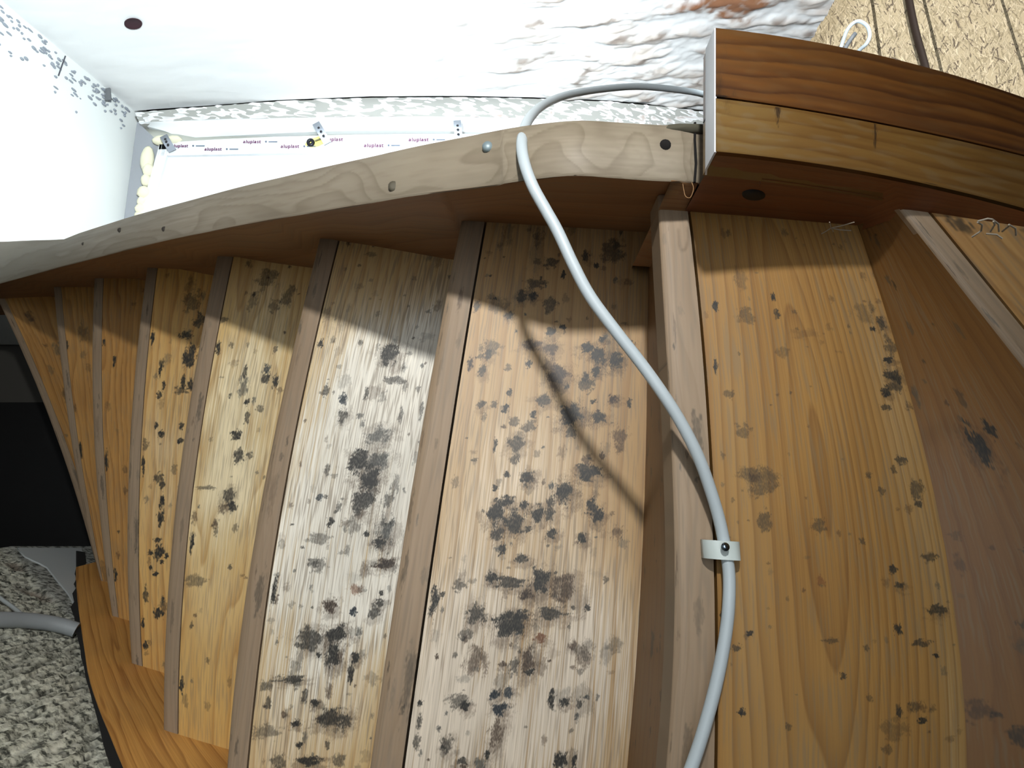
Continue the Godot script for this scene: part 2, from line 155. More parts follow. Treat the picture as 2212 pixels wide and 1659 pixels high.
# a smooth sheet through rows of points; uv runs from uv0 to uv1, u along each row
func sheet(st: SurfaceTool, rows: Array, uv0 := Vector2.ZERO, uv1 := Vector2.ONE, colors: Array = []) -> void:
	smooth += 1
	st.set_smooth_group(smooth)
	var nr := rows.size()
	for i in nr - 1:
		var ra: Array = rows[i]
		var rb: Array = rows[i + 1]
		var nc := ra.size()
		for j in nc - 1:
			var q := [[i, j], [i, j + 1], [i + 1, j + 1], [i, j], [i + 1, j + 1], [i + 1, j]]
			for e in q:
				var r: int = e[0]
				var c: int = e[1]
				st.set_uv(Vector2(lerpf(uv0.x, uv1.x, float(c) / (nc - 1)), lerpf(uv0.y, uv1.y, float(r) / (nr - 1))))
				if colors.size() > 0: st.set_color(colors[r][c])
				st.add_vertex(ra[c] if r == i else rb[c])

# a solid under a sheet: rows on top, the same rows moved by `down`, and the four sides
func slab(st: SurfaceTool, rows: Array, down: Vector3, uv0 := Vector2.ZERO, uv1 := Vector2.ONE) -> void:
	sheet(st, rows, uv0, uv1)
	var low := []
	for r in rows:
		var l := []
		for p in r: l.append(p + down)
		low.append(l)
	sheet(st, low, uv1, uv0)
	var nr := rows.size()
	var nc: int = rows[0].size()
	sheet(st, [rows[0], low[0]], uv0, Vector2(uv1.x, uv0.y + 0.02))
	sheet(st, [rows[nr - 1], low[nr - 1]], Vector2(uv0.x, uv1.y), Vector2(uv1.x, uv1.y - 0.02))
	var a := []; var b := []; var c := []; var d := []
	for i in nr:
		a.append(rows[i][0]); b.append(low[i][0]); c.append(rows[i][nc - 1]); d.append(low[i][nc - 1])
	side(st, a, b, uv0.x, uv0.y, uv1.y)
	side(st, c, d, uv1.x, uv0.y, uv1.y)

func side(st: SurfaceTool, a: Array, b: Array, u: float, v0: float, v1: float) -> void:
	smooth += 1
	st.set_smooth_group(smooth)
	var k := a.size()
	for i in k - 1:
		for e in [[0, i], [0, i + 1], [1, i + 1], [0, i], [1, i + 1], [1, i]]:
			var idx: int = e[1]
			st.set_uv(Vector2(u + (0.01 if e[0] == 1 else 0.0), lerpf(v0, v1, float(idx) / (k - 1))))
			st.add_vertex(a[idx] if e[0] == 0 else b[idx])

func box(st: SurfaceTool, c: Vector3, s: Vector3, b := Basis.IDENTITY) -> void:
	var h := s * 0.5
	var rows := []
	for i in 2:
		var r := []
		for j in 2:
			r.append(c + b * Vector3(-h.x + s.x * j, h.y, -h.z + s.z * i))
		rows.append(r)
	slab(st, rows, b * Vector3(0, -s.y, 0))

func smooth_path(pts: Array, steps: int) -> PackedVector3Array:
	var out := PackedVector3Array()
	for i in pts.size() - 1:
		var p0: Vector3 = pts[maxi(i - 1, 0)]
		var p1: Vector3 = pts[i]
		var p2: Vector3 = pts[i + 1]
		var p3: Vector3 = pts[mini(i + 2, pts.size() - 1)]
		for k in steps:
			out.append(p1.cubic_interpolate(p2, p0, p3, float(k) / steps))
	out.append(pts[pts.size() - 1])
	return out

func tube(st: SurfaceTool, path: PackedVector3Array, r: float, sides := 12, r_end := -1.0) -> void:
	var rows := []
	var n := path.size()
	var up := Vector3(0.31, 0.9, 0.17).normalized()
	for i in n:
		var t := (path[mini(i + 1, n - 1)] - path[maxi(i - 1, 0)]).normalized()
		var a := up.cross(t).normalized()
		var b := t.cross(a)
		up = b
		var rr := r if r_end < 0.0 else lerpf(r, r_end, float(i) / (n - 1))
		var row := []
		for j in sides + 1:
			var w := TAU * j / sides
			row.append(path[i] + (a * cos(w) + b * sin(w)) * rr)
		rows.append(row)
	sheet(st, rows)
	for e in [0, n - 1]:
		smooth += 1
		st.set_smooth_group(smooth)
		for j in sides:
			st.add_vertex(path[e]); st.add_vertex(rows[e][j]); st.add_vertex(rows[e][j + 1])

# a turned shape: profile of (radius, height) about axis through c
func lathe(st: SurfaceTool, c: Vector3, axis: Vector3, prof: Array, sides := 18, squash := 1.0) -> void:
	var n := axis.normalized()
	var a := n.cross(Vector3(0.2, 0.1, 0.97)).normalized()
	var b := n.cross(a)
	var rows := []
	for p in prof:
		var row := []
		for j in sides + 1:
			var w := TAU * j / sides
			row.append(c + n * p[1] + (a * cos(w) * squash + b * sin(w)) * p[0])
		rows.append(row)
	sheet(st, rows)

# a closed outline in the plane of (a, b), given thickness along n
func plate(st: SurfaceTool, outline: PackedVector2Array, o: Vector3, a: Vector3, b: Vector3, n: Vector3) -> void:
	var idx := Geometry2D.triangulate_polygon(outline)
	for lift in [Vector3.ZERO, n]:
		smooth += 1
		st.set_smooth_group(smooth)
		for i in idx:
			st.set_uv(outline[i])
			st.add_vertex(o + a * outline[i].x + b * outline[i].y + lift)
	var ring := []; var ring2 := []
	for i in outline.size() + 1:
		var q := outline[i % outline.size()]
		ring.append(o + a * q.x + b * q.y); ring2.append(o + a * q.x + b * q.y + n)
	smooth += 1
	st.set_smooth_group(smooth)
	for i in outline.size():
		for p in [ring[i], ring[i + 1], ring2[i + 1], ring[i], ring2[i + 1], ring2[i]]:
			st.add_vertex(p)

# ---------------------------------------------------------------- lamps (out of the picture; floods and fill panel are added)
func lamp(called: String, at: Vector3, target: Vector3, energy: float, c: Color, r: float) -> void:
	var t := thing(called, "shaded round bulb hanging on a black cord over the stairs", "lamp", at)
	var st := new_st()
	var prof := []
	for i in 13:
		var w := PI * i / 12.0
		prof.append([sin(w) * r * 0.9, -cos(w) * r * 0.9])
	lathe(st, at, Vector3.UP, prof)
	var gm := flat_mat(Color(1, 1, 1), 0.4); gm.emission_enabled = true; gm.emission = c; gm.emission_energy_multiplier = 2.0
	put("bulb", st, gm, t)
	st = new_st()
	lathe(st, at + Vector3(0, r * 0.95, 0), Vector3.UP, [[0.0, 0.0], [0.016, 0.0], [0.018, 0.03], [0.01, 0.05], [0.0, 0.05]])
	put("socket", st, flat_mat(Color(0.08, 0.08, 0.08), 0.5), t)
	st = new_st()
	tube(st, PackedVector3Array([at + Vector3(0, r + 0.04, 0), at + Vector3(0, 0.6, 0), Vector3(at.x, 3.4, at.z)]), 0.003, 8)
	put("cord", st, flat_mat(Color(0.05, 0.05, 0.05), 0.6), t)
	var d := (target - at).normalized()
	st = new_st()
	lathe(st, at, -d, [[0.0, 0.085], [0.03, 0.085], [0.05, 0.06], [0.075, 0.01], [0.072, 0.01], [0.045, 0.055], [0.0, 0.075]])
	put("shade", st, flat_mat(Color(0.06, 0.06, 0.06), 0.5), t)
	var l := SpotLight3D.new(); l.name = "light"; t.add_child(l)
	l.basis = Basis.looking_at(d, Vector3(0.9, 0.1, 0.3))
	l.light_energy = energy; l.light_color = c; l.light_size = r; l.spot_range = 12.0; l.spot_attenuation = 2.0
	l.spot_angle = 60.0; l.spot_angle_attenuation = 1.0; l.shadow_enabled = true

func flood(called: String, label: String, at: Vector3, target: Vector3, energy: float, cone: float, c: Color) -> void:
	var t := thing(called, label, "lamp", at)
	var d := (target - at).normalized()
	var st := new_st()
	lathe(st, at, -d, [[0.0, 0.09], [0.03, 0.09], [0.035, 0.05], [0.06, 0.0], [0.056, 0.0], [0.03, 0.045], [0.0, 0.05]])
	put("shade", st, flat_mat(Color(0.05, 0.05, 0.05), 0.5), t)
	st = new_st()
	lathe(st, at - d * 0.03, -d, [[0.0, -0.012], [0.02, -0.01], [0.03, 0.0], [0.0, 0.0]])
	var gm := flat_mat(Color(1, 1, 1), 0.4); gm.emission_enabled = true; gm.emission = c; gm.emission_energy_multiplier = 2.0
	put("lens", st, gm, t)
	st = new_st()
	tube(st, PackedVector3Array([at - d * 0.08, Vector3(at.x + 0.05, 2.6, at.z + 0.05), Vector3(at.x + 0.05, 3.4, at.z + 0.05)]), 0.006, 8)
	put("stem", st, flat_mat(Color(0.05, 0.05, 0.05), 0.5), t)
	var l := SpotLight3D.new(); l.name = "light"; t.add_child(l)
	l.position = d * 0.01
	l.basis = Basis.looking_at(d, Vector3(0.9, 0.1, 0.3))
	l.light_energy = energy; l.light_color = c; l.light_size = 0.05; l.spot_range = 8.0; l.spot_attenuation = 2.0
	l.spot_angle = cone; l.spot_angle_attenuation = 0.5; l.shadow_enabled = true

func added_fill_panel(at: Vector3, size: Vector2, energy: float, c: Color) -> void:
	var t := thing("added_fill_panel", "added unseen fill light, a flat square panel on the ceiling", "lamp", at)
	var st := new_st(); box(st, at + Vector3(0, 0.012, 0), Vector3(size.x, 0.02, size.y))
	var gm := flat_mat(Color(1, 1, 1), 0.5); gm.emission_enabled = true; gm.emission = c; gm.emission_energy_multiplier = 0.3
	put("diffuser", st, gm, t)
	st = new_st()
	for k in 4:
		var s := size.x * 0.5 + 0.02
		box(st, at + Vector3([s, -s, 0.0, 0.0][k], 0.015, [0.0, 0.0, s, -s][k]), Vector3(0.04 if k < 2 else size.x + 0.08, 0.05, size.y + 0.08 if k < 2 else 0.04))
	put("frame", st, flat_mat(Color(0.8, 0.8, 0.8), 0.5), t)
	var l := AreaLight3D.new(); l.name = "light"; t.add_child(l)
	l.position = Vector3(0, -0.02, 0); l.rotation_degrees = Vector3(-90, 0, 0)
	l.area_size = size; l.light_energy = energy; l.light_color = c; l.area_range = 12.0; l.area_attenuation = 2.0; l.shadow_enabled = true

# ---------------------------------------------------------------- textures
# p: light, dark, worn colours; ring (per metre across), warp, center, worn blobs [u, v, ru, rv, s], grey dirt, seed
func wood(w: int, h: int, size: Vector2, p: Dictionary) -> ImageTexture:
	var light: Color = p.light
	var dark: Color = p.dark
	var worn: Color = p.get("worn", Color(0.83, 0.77, 0.66))
	var grey: Color = p.get("grey", Color(0.45, 0.4, 0.34))
	var ring: float = p.get("ring", 90.0)
	var warp: float = p.get("warp", 1.3)
	var cath: float = p.get("cath", 0.0)
	var cc: float = p.get("center", 0.5)
	var off: float = float(p.get("seed", 1)) * 17.3
	var dirt: float = p.get("dirt", 0.3)
	var contrast: float = p.get("contrast", 1.0)
	var blobs: Array = p.get("blobs", [])
	var along_x: bool = p.get("along_x", false)
	var buf := PackedFloat32Array(); buf.resize(w * h * 3)
	var k := 0
	for y in h:
		for x in w:
			var u := float(x) / w
			var v := float(y) / h
			var s := u * size.x
			var t := v * size.y
			if along_x:
				s = v * size.y
				t = u * size.x
			var a := noise_a.get_noise_2d(s * 14.0 + off, t * 2.2 + off)
			var q := (v - 0.5) if not along_x else (u - 0.5)
			var e := ((u if not along_x else v) - cc)
			var ph := (s + a * 0.012 * warp) * ring + cath * sqrt(e * e * 6.0 + (q + 0.1) * (q + 0.1) + 0.02)
			var f := ph - floorf(ph)
			var late := f * f * f
			if f > 0.93: late *= (1.0 - f) / 0.07
			var fib := noise_b.get_noise_2d(s * 520.0 + off, t * 5.0)
			var blot := noise_a.get_noise_2d(s * 6.0 - off, t * 4.0 + 9.0)
			var m := clampf(0.28 + contrast * (0.55 * late + 0.13 * fib) + 0.22 * blot, 0.0, 1.0)
			var r := lerpf(light.r, dark.r, m)
			var g := lerpf(light.g, dark.g, m)
			var b := lerpf(light.b, dark.b, m)
			var wn := 0.0
			for bl in blobs:
				var du: float = (u - bl[0]) / bl[2]
				var dv: float = (v - bl[1]) / bl[3]
				var dd: float = du * du + dv * dv
				if dd < 4.0: wn += bl[4] * exp(-dd * 1.3)
			if wn > 0.01:
				wn = clampf(wn * (1.0 + 0.6 * blot + 0.35 * fib - 0.35 * late), 0.0, 1.0)
				var sh := 1.0 + 0.045 * fib - 0.08 * late * contrast + 0.10 * blot
				r = lerpf(r, worn.r * sh, wn); g = lerpf(g, worn.g * sh, wn); b = lerpf(b, worn.b * sh, wn)
			var dn := noise_b.get_noise_2d(s * 330.0 - off, t * 16.0 + off) + 0.6 * noise_a.get_noise_2d(s * 9.0 + 40.0, t * 7.0 - off)
			if dn > 0.25:
				var dm := clampf((dn - 0.25) * 1.6, 0.0, 1.0) * dirt
				r = lerpf(r, grey.r, dm); g = lerpf(g, grey.g, dm); b = lerpf(b, grey.b, dm)
			buf[k] = r; buf[k + 1] = g; buf[k + 2] = b
			k += 3
	for sp in p.get("spots", []):
		if sp[2] * w > 9.0 and sp[4] > 0.5: stain(buf, w, h, [sp[0] + 0.01, sp[1] + 0.004, sp[2] * 1.7, sp[3] * 1.6, 0.3 * sp[4], 1])
	for sp in p.get("spots", []): stain(buf, w, h, sp)
	var bytes := PackedByteArray(); bytes.resize(w * h * 3)
	for i in w * h * 3: bytes[i] = int(clampf(buf[i], 0.0, 1.0) * 255.0)
	var img := Image.create_from_data(w, h, false, Image.FORMAT_RGB8, bytes)
	return ImageTexture.create_from_image(img)

func stain(buf: PackedFloat32Array, w: int, h: int, sp: Array) -> void:
	var cu: float = sp[0] * w
	var cv: float = sp[1] * h
	var ru := maxf(sp[2] * w * 1.12, 1.3)
	var rv := maxf(sp[3] * h * 1.12, 1.3)
	var tone: Color = [Color(0.10, 0.095, 0.08), Color(0.15, 0.10, 0.06), Color(0.07, 0.10, 0.13), Color(0.33, 0.17, 0.08), Color(0.22, 0.225, 0.215)][int(sp[5])]
	var soft := 0.5 if int(sp[5]) in [1, 4] else 0.35
	for y in range(maxi(0, int(cv - rv * 2.1)), mini(h, int(cv + rv * 2.1) + 1)):
		for x in range(maxi(0, int(cu - ru * 2.1)), mini(w, int(cu + ru * 2.1) + 1)):
			var du := (x - cu) / ru
			var dv := (y - cv) / rv
			var d := sqrt(du * du + dv * dv)
			d += 0.75 * noise_a.get_noise_2d(du * 0.8 + cu, dv * 0.8 + cv) + 0.22 * noise_b.get_noise_2d(x * 0.35, y * 0.14)
			var a: float = clampf((1.08 - d) / soft, 0.0, 1.0) * minf(sp[4] * 1.25, 1.0)
			if a <= 0.0: continue
			a *= clampf(0.93 + 0.4 * noise_b.get_noise_2d(x * 0.4, y * 0.1), 0.0, 1.0)
			var i := (y * w + x) * 3
			buf[i] = lerpf(buf[i], tone.r, a); buf[i + 1] = lerpf(buf[i + 1], tone.g, a); buf[i + 2] = lerpf(buf[i + 2], tone.b, a)

func specks(count: int, big: float, seed_: int, u0 := 0.02, u1 := 0.98, strength := 0.55) -> Array:
	var r := RandomNumberGenerator.new(); r.seed = seed_
	var out := []
	for i in count:
		var s := big * (0.25 + 0.75 * r.randf() * r.randf())
		out.append([r.randf_range(u0, u1), r.randf(), s, s * r.randf_range(0.12, 0.5), strength * r.randf_range(0.3, 1.0), [0, 0, 1, 4][r.randi() % 4]])
	return out

# ---------------------------------------------------------------- room
func left_x(y: float, z: float) -> float:
	return -1.352 - 0.18 * (2.126 - Y0 + y) + 0.06 * (1.45 + z)

func build_room() -> void:
	var white := flat_mat(Color(0.87, 0.88, 0.87), 0.95)
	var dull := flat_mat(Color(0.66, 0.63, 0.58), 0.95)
	var gloom_paint := flat_mat(Color(0.13, 0.13, 0.13).darkened(0.5), 1.0)  # near-black colour painted in for deep shade
	var o := structure("floor", "grey concrete floor at the foot of the stairs")
	var st := new_st(); box(st, Vector3(-0.2, -0.06, -0.4), Vector3(6.4, 0.1, 5.0)); put("slab", st, flat_mat(Color(0.3, 0.29, 0.27), 0.95), o)
	o = structure("ceiling", "plain white ceiling over the stairwell")
	st = new_st(); box(st, Vector3(-0.2, 3.46, -0.4), Vector3(6.4, 0.1, 5.0)); put("slab", st, dull, o)
	o = structure("wall_left", "bright white plastered wall at the left end of the stairs")
	st = new_st()
	var face := []; var back := []
	for i in 25:
		var r := []; var q := []
		for j in 19:
			var y := lerpf(0.02, 3.41, i / 24.0)
			var z := lerpf(-1.6, -0.60, j / 18.0)
			var x := left_x(y, z) + 0.006 * noise_a.get_noise_2d(y * 5.0, z * 5.0)
			r.append(Vector3(x, y, z)); q.append(Vector3(-2.0, y, z))
		face.append(r); back.append(q)
	sheet(st, face); sheet(st, back)
	var e1 := []; var e2 := []
	for i in 25: e1.append(face[i][18]); e2.append(back[i][18])
	side(st, e1, e2, 0, 0, 1)
	put("plaster", st, white, o)
	st = new_st()
	var r2 := RandomNumberGenerator.new(); r2.seed = 77
	for k in 170:
		var y := r2.randf_range(0.1, 0.8)
		var z := -1.45 + 0.012 + absf(r2.randfn(0.0, 0.035)) * (1.6 if y > 0.3 else 1.0)
		blob(st, Vector3(left_x(y, z) + 0.002, y, z), Vector3(0.004, r2.randf_range(0.003, 0.012), r2.randf_range(0.002, 0.005)))
	put("chipped_corner", st, flat_mat(Color(0.56, 0.58, 0.61), 0.95), o).set_meta("kind", "stuff")
	st = new_st(); box(st, Vector3(-1.75, 2.6, 0.6), Vector3(0.5, 1.7, 2.4)); put("lintel", st, white, o)
	o = structure("wall_added_passage", "added passage beyond the foot of the stairs, painted near black for shade")  # made-up passage that fills the dark area left of the stairs
	st = new_st(); box(st, Vector3(-3.2, 1.6, 0.4), Vector3(0.1, 3.2, 2.6)); put("end_wall", st, gloom_paint, o)
	st = new_st(); box(st, Vector3(-2.5, 1.8, 0.4), Vector3(1.4, 0.1, 2.6)); put("soffit", st, gloom_paint, o)
	st = new_st(); box(st, Vector3(-2.3, 0.9, 1.75), Vector3(2.0, 1.8, 0.1)); put("side_wall", st, gloom_paint, o)
	st = new_st(); box(st, Vector3(-1.2, 0.01, 0.25), Vector3(3.4, 0.03, 1.3)); put("screed", st, gloom_paint, o)
	o = structure("wall_right", "plain plastered wall on the right")
	st = new_st(); box(st, Vector3(2.95, 1.7, -0.4), Vector3(0.1, 3.5, 5.0)); put("plaster", st, dull, o)
	o = structure("wall_far", "plain plastered wall beyond the landing boards")
	st = new_st(); box(st, Vector3(1.0, 1.7, -2.85), Vector3(4.2, 3.5, 0.1)); put("plaster", st, dull, o)

func build_front_wall() -> void:
	var o := structure("wall_front", "whitewashed rough brick wall with flaking plaster and brown patches")
	var edge := [Vector3(-1.3516, 0.0748, -1.45), Vector3(-1.2797, 0.0856, -1.45), Vector3(-1.0722, 0.107, -1.45), Vector3(-0.8163, 0.1383, -1.45), Vector3(-0.4894, 0.1588, -1.45), Vector3(-0.1693, 0.1613, -1.45), Vector3(0.0705, 0.1537, -1.45), Vector3(0.313, 0.1383, -1.45), Vector3(0.5121, 0.1123, -1.45), Vector3(0.7023, 0.0748, -1.45)]
	var nx := 380
	var ny := 112
	var rows := []; var cols := []
	for i in ny + 1:
		var r := []; var c := []
		for j in nx + 1:
			var x := lerpf(-1.5, 0.91, float(j) / nx)
			var lo := edge_y(edge, x)
			var y := lerpf(lo, 0.78, float(i) / ny)
			var amt := smoothstep(-0.45, 0.35, x)
			var n1 := noise_a.get_noise_2d((x * 0.9 + y * 1.6) * 3.1, (y - x * 0.28) * 9.0)
			var n2 := noise_c.get_noise_2d((x + y * 0.5) * 2.2 + 0.15 * n1, (y - x * 0.25) * 7.0 + 0.2 * n1)
			var n3 := noise_a.get_noise_2d(x * 26.0, y * 34.0)
			# broken courses: each course of the wall stands proud of the one below it
			var course := (y - x * 0.16 + 0.05 * n1) / 0.085
			var st_ := course - floorf(course)
			var ledge := smoothstep(0.0, 0.8, st_) * (1.0 - smoothstep(0.86, 1.0, st_))
			var d := amt * (0.010 * ledge * clampf(0.4 + 1.8 * n1, 0.0, 1.0) + 0.006 * n1 + 0.003 * n2 + 0.003 * n3) + 0.002 * n1
			if i == 0: d = 0.0
			r.append(Vector3(x, y, ZW + d))
			var col := Color(0.80, 0.81, 0.81)
			var tan_ := clampf((n1 * 1.1 + 0.35 * n3 + 0.18) * amt * 1.5, 0.0, 1.0)
			col = col.lerp(Color(0.56, 0.48, 0.42), tan_ * 0.8)
			var crack_shade := clampf((n2 - 0.52) * 5.0, 0.0, 1.0) * smoothstep(-0.6, 0.2, x) * clampf(0.5 + n1 * 2.5, 0.0, 1.0)  # shade of the creases painted into the wall colour
			col = col.lerp(Color(0.24, 0.19, 0.16), crack_shade * 0.9)
			var bare := clampf(1.6 - Vector2((x - 0.60) / 0.10, (y - 0.60) / 0.05).length() + n3 + n1 * 0.8, 0.0, 1.0)
			col = col.lerp(Color(0.26, 0.12, 0.06), bare)
			c.append(col)
		rows.append(r); cols.append(c)
	var st := new_st()
	sheet(st, rows, Vector2.ZERO, Vector2.ONE, cols)
	put("whitewash", st, vertex_mat(0.95), o)
	st = new_st(); box(st, Vector3(-0.29, 1.75, ZW - 0.17), Vector3(2.4, 3.4, 0.25)); put("masonry", st, flat_mat(Color(0.8, 0.8, 0.78), 0.95), o)
	st = new_st(); box(st, Vector3(-0.29, 2.08, ZW - 0.03), Vector3(2.4, 2.66, 0.06)); put("upper_plaster", st, flat_mat(Color(0.86, 0.86, 0.85), 0.95), o)
	# a drilled hole with a chipped rim
	var hole := Vector3(-1.1156, 0.5046, -1.45) + Vector3(0, 0, 0.004)
	st = new_st()
	lathe(st, hole, Vector3(0, 0, 1), [[0.0, -0.001], [0.026, 0.0], [0.03, 0.003], [0.031, 0.0]], 20, 0.62)
	put("drill_hole", st, flat_mat(Color(0.2, 0.1, 0.13), 0.9), o).set_meta("label", "small dark oval hole in the white wall")

func edge_y(edge: Array, x: float) -> float:
	for i in edge.size() - 1:
		var a: Vector3 = edge[i]
		var b: Vector3 = edge[i + 1]
		if x <= b.x or i == edge.size() - 2:
			return lerpf(a.y, b.y, clampf((x - a.x) / (b.x - a.x), -0.3, 1.6))
	return 0.14

func build_near_wall() -> void:
	var o := structure("wall_back", "rough grey rendered wall behind the outer stair string, with brick showing")
	var pa := Vector3(-1.0469, 0.7427, 0.0683)
	var pb := Vector3(-0.7871, 0.9333, 0.172)
	var b0 := Vector3(-1.1149, 0.8217, 0.0411)
	var b1 := Vector3(-1.0894, 0.4792, 0.0513)
	var nrm := Vector3(0.3995, 0, -1.0).normalized()
	var nx := 230
	var ny := 300
	var x0: float = Vector3(-1.1046, 0.8336, 0.0452).x - 0.05
	var x1: float = Vector3(-0.4376, 1.3054, 0.3117).x
	var bricks := [[Vector3(-0.9102, 0.8655, 0.1229), 0.05, 0.022], [Vector3(-0.8258, 0.9486, 0.1566), 0.03, 0.010], [Vector3(-0.862, 1.0037, 0.1421), 0.04, 0.03], [Vector3(-1.0141, 0.7786, 0.0814), 0.035, 0.02]]
	var rows := []; var cols := []
	for i in ny + 1:
		var r := []; var c := []
		for j in nx + 1:
			var x := lerpf(x0, x1, float(j) / nx)
			var lo := lerpf(b0.y, b1.y, (x - b0.x) / (b1.x - b0.x))
			var y := lerpf(lo, 1.5, float(i) / ny)
			var base := Vector3(x, y, 0.4865 + 0.3995 * x)
			# smooth plaster beside the string, rough render away from it
			var s := (x - pa.x) * (pb.y - pa.y) - (y - pa.y) * (pb.x - pa.x)
			s /= Vector2(pb.x - pa.x, pb.y - pa.y).length()
			var n1 := noise_a.get_noise_2d(x * 9.0, y * 22.0)
			var n2 := noise_b.get_noise_2d(x * 36.0, y * 90.0)
			var n3 := noise_b.get_noise_2d(x * 80.0 + 9.0, y * 190.0)
			var rough := smoothstep(-0.006, 0.012, -s + n1 * 0.012)
			var d := rough * (-0.006 + 0.004 * n1 + 0.002 * n2 + 0.0025 * n3)
			var col := Color(0.50, 0.51, 0.51).lerp(Color(0.95, 0.95, 0.88), rough)
			var dk := clampf((0.10 - n2 * 0.7 - n3 * 0.55 - n1 * 0.5), 0.0, 1.0) * rough
			col = col.lerp(Color(0.12, 0.125, 0.11), dk * 0.8)
			col = col.lerp(Color(0.60, 0.60, 0.52), clampf(n2 * 0.8 + n3 * 0.7 - 0.35, 0.0, 1.0) * rough)
			for bk in bricks:
				var q := Vector2((x - bk[0].x) / bk[1], (y - bk[0].y) / bk[2])
				var m := clampf(1.5 - q.length() * 1.3 + n1 * 1.2, 0.0, 1.0) * rough
				col = col.lerp(Color(0.17, 0.085, 0.055), m * 0.7)
				d -= 0.006 * m
			r.append(base + nrm * d); c.append(col)
		rows.append(r); cols.append(c)
	var st := new_st()
	sheet(st, rows, Vector2.ZERO, Vector2.ONE, cols)
	var coat := vertex_mat(0.95)
	var nz := FastNoiseLite.new(); nz.seed = 19; nz.frequency = 0.026; nz.fractal_octaves = 5; nz.fractal_gain = 0.65
	var gr := Gradient.new(); gr.offsets = PackedFloat32Array([0.0, 0.36, 0.46, 0.6, 1.0]); gr.colors = PackedColorArray([Color(0.12, 0.13, 0.12), Color(0.28, 0.29, 0.27), Color(0.72, 0.72, 0.68), Color(0.92, 0.92, 0.88), Color(1, 1, 1)])
	var nt := NoiseTexture2D.new(); nt.width = 1024; nt.height = 1024; nt.seamless = true; nt.noise = nz; nt.color_ramp = gr
	coat.albedo_texture = nt; coat.uv1_triplanar = true; coat.uv1_world_triplanar = true; coat.uv1_scale = Vector3(2.2, 2.2, 2.2)
	put("render_coat", st, coat, o)
	st = new_st()
	var along := Vector3(1, 0, 0.3995).normalized()
	var org := Vector3(-0.9678, 0.7512, 0.0999)
	var poly := PackedVector2Array()
	for p in [Vector3(-1.0904, 0.6921, 0.0509), Vector3(-1.0494, 0.723, 0.0673), Vector3(-1.0281, 0.726, 0.0758), Vector3(-1.0137, 0.7256, 0.0815), Vector3(-0.9929, 0.7309, 0.0898), Vector3(-0.9618, 0.7568, 0.1023), Vector3(-0.9359, 0.7788, 0.1126), Vector3(-0.9125, 0.7977, 0.1219), Vector3(-0.888, 0.8173, 0.1317), Vector3(-0.8684, 0.8358, 0.1396), Vector3(-0.8446, 0.8594, 0.1491), Vector3(-0.8194, 0.8883, 0.1592), Vector3(-0.8028, 0.8883, 0.1658), Vector3(-0.9337, 0.6945, 0.1135), Vector3(-1.0736, 0.4936, 0.0576)]:
		poly.append(Vector2((p - org).dot(along), p.y - org.y))
	plate(st, poly, org + nrm * -0.004, along, Vector3.UP, nrm * 0.007)
	put("smooth_plaster", st, flat_mat(Color(0.70, 0.72, 0.72), 0.9), o)
	st = new_st()
	var a := Vector3(-2.2, 0, 0.4865 - 0.3995 * 2.2); var e := Vector3(2.9, 0, 0.4865 + 0.3995 * 2.9)
	var low := lerpf(b0.y, b1.y, 0.4)
	slab(st, [[a + nrm * -0.03 + Vector3(0, low, 0), e + nrm * -0.03 + Vector3(0, low, 0)], [a + nrm * -0.03 + Vector3(0, 3.41, 0), e + nrm * -0.03 + Vector3(0, 3.41, 0)]], nrm * -0.2)
	put("masonry", st, flat_mat(Color(0.42, 0.41, 0.38), 0.95), o)

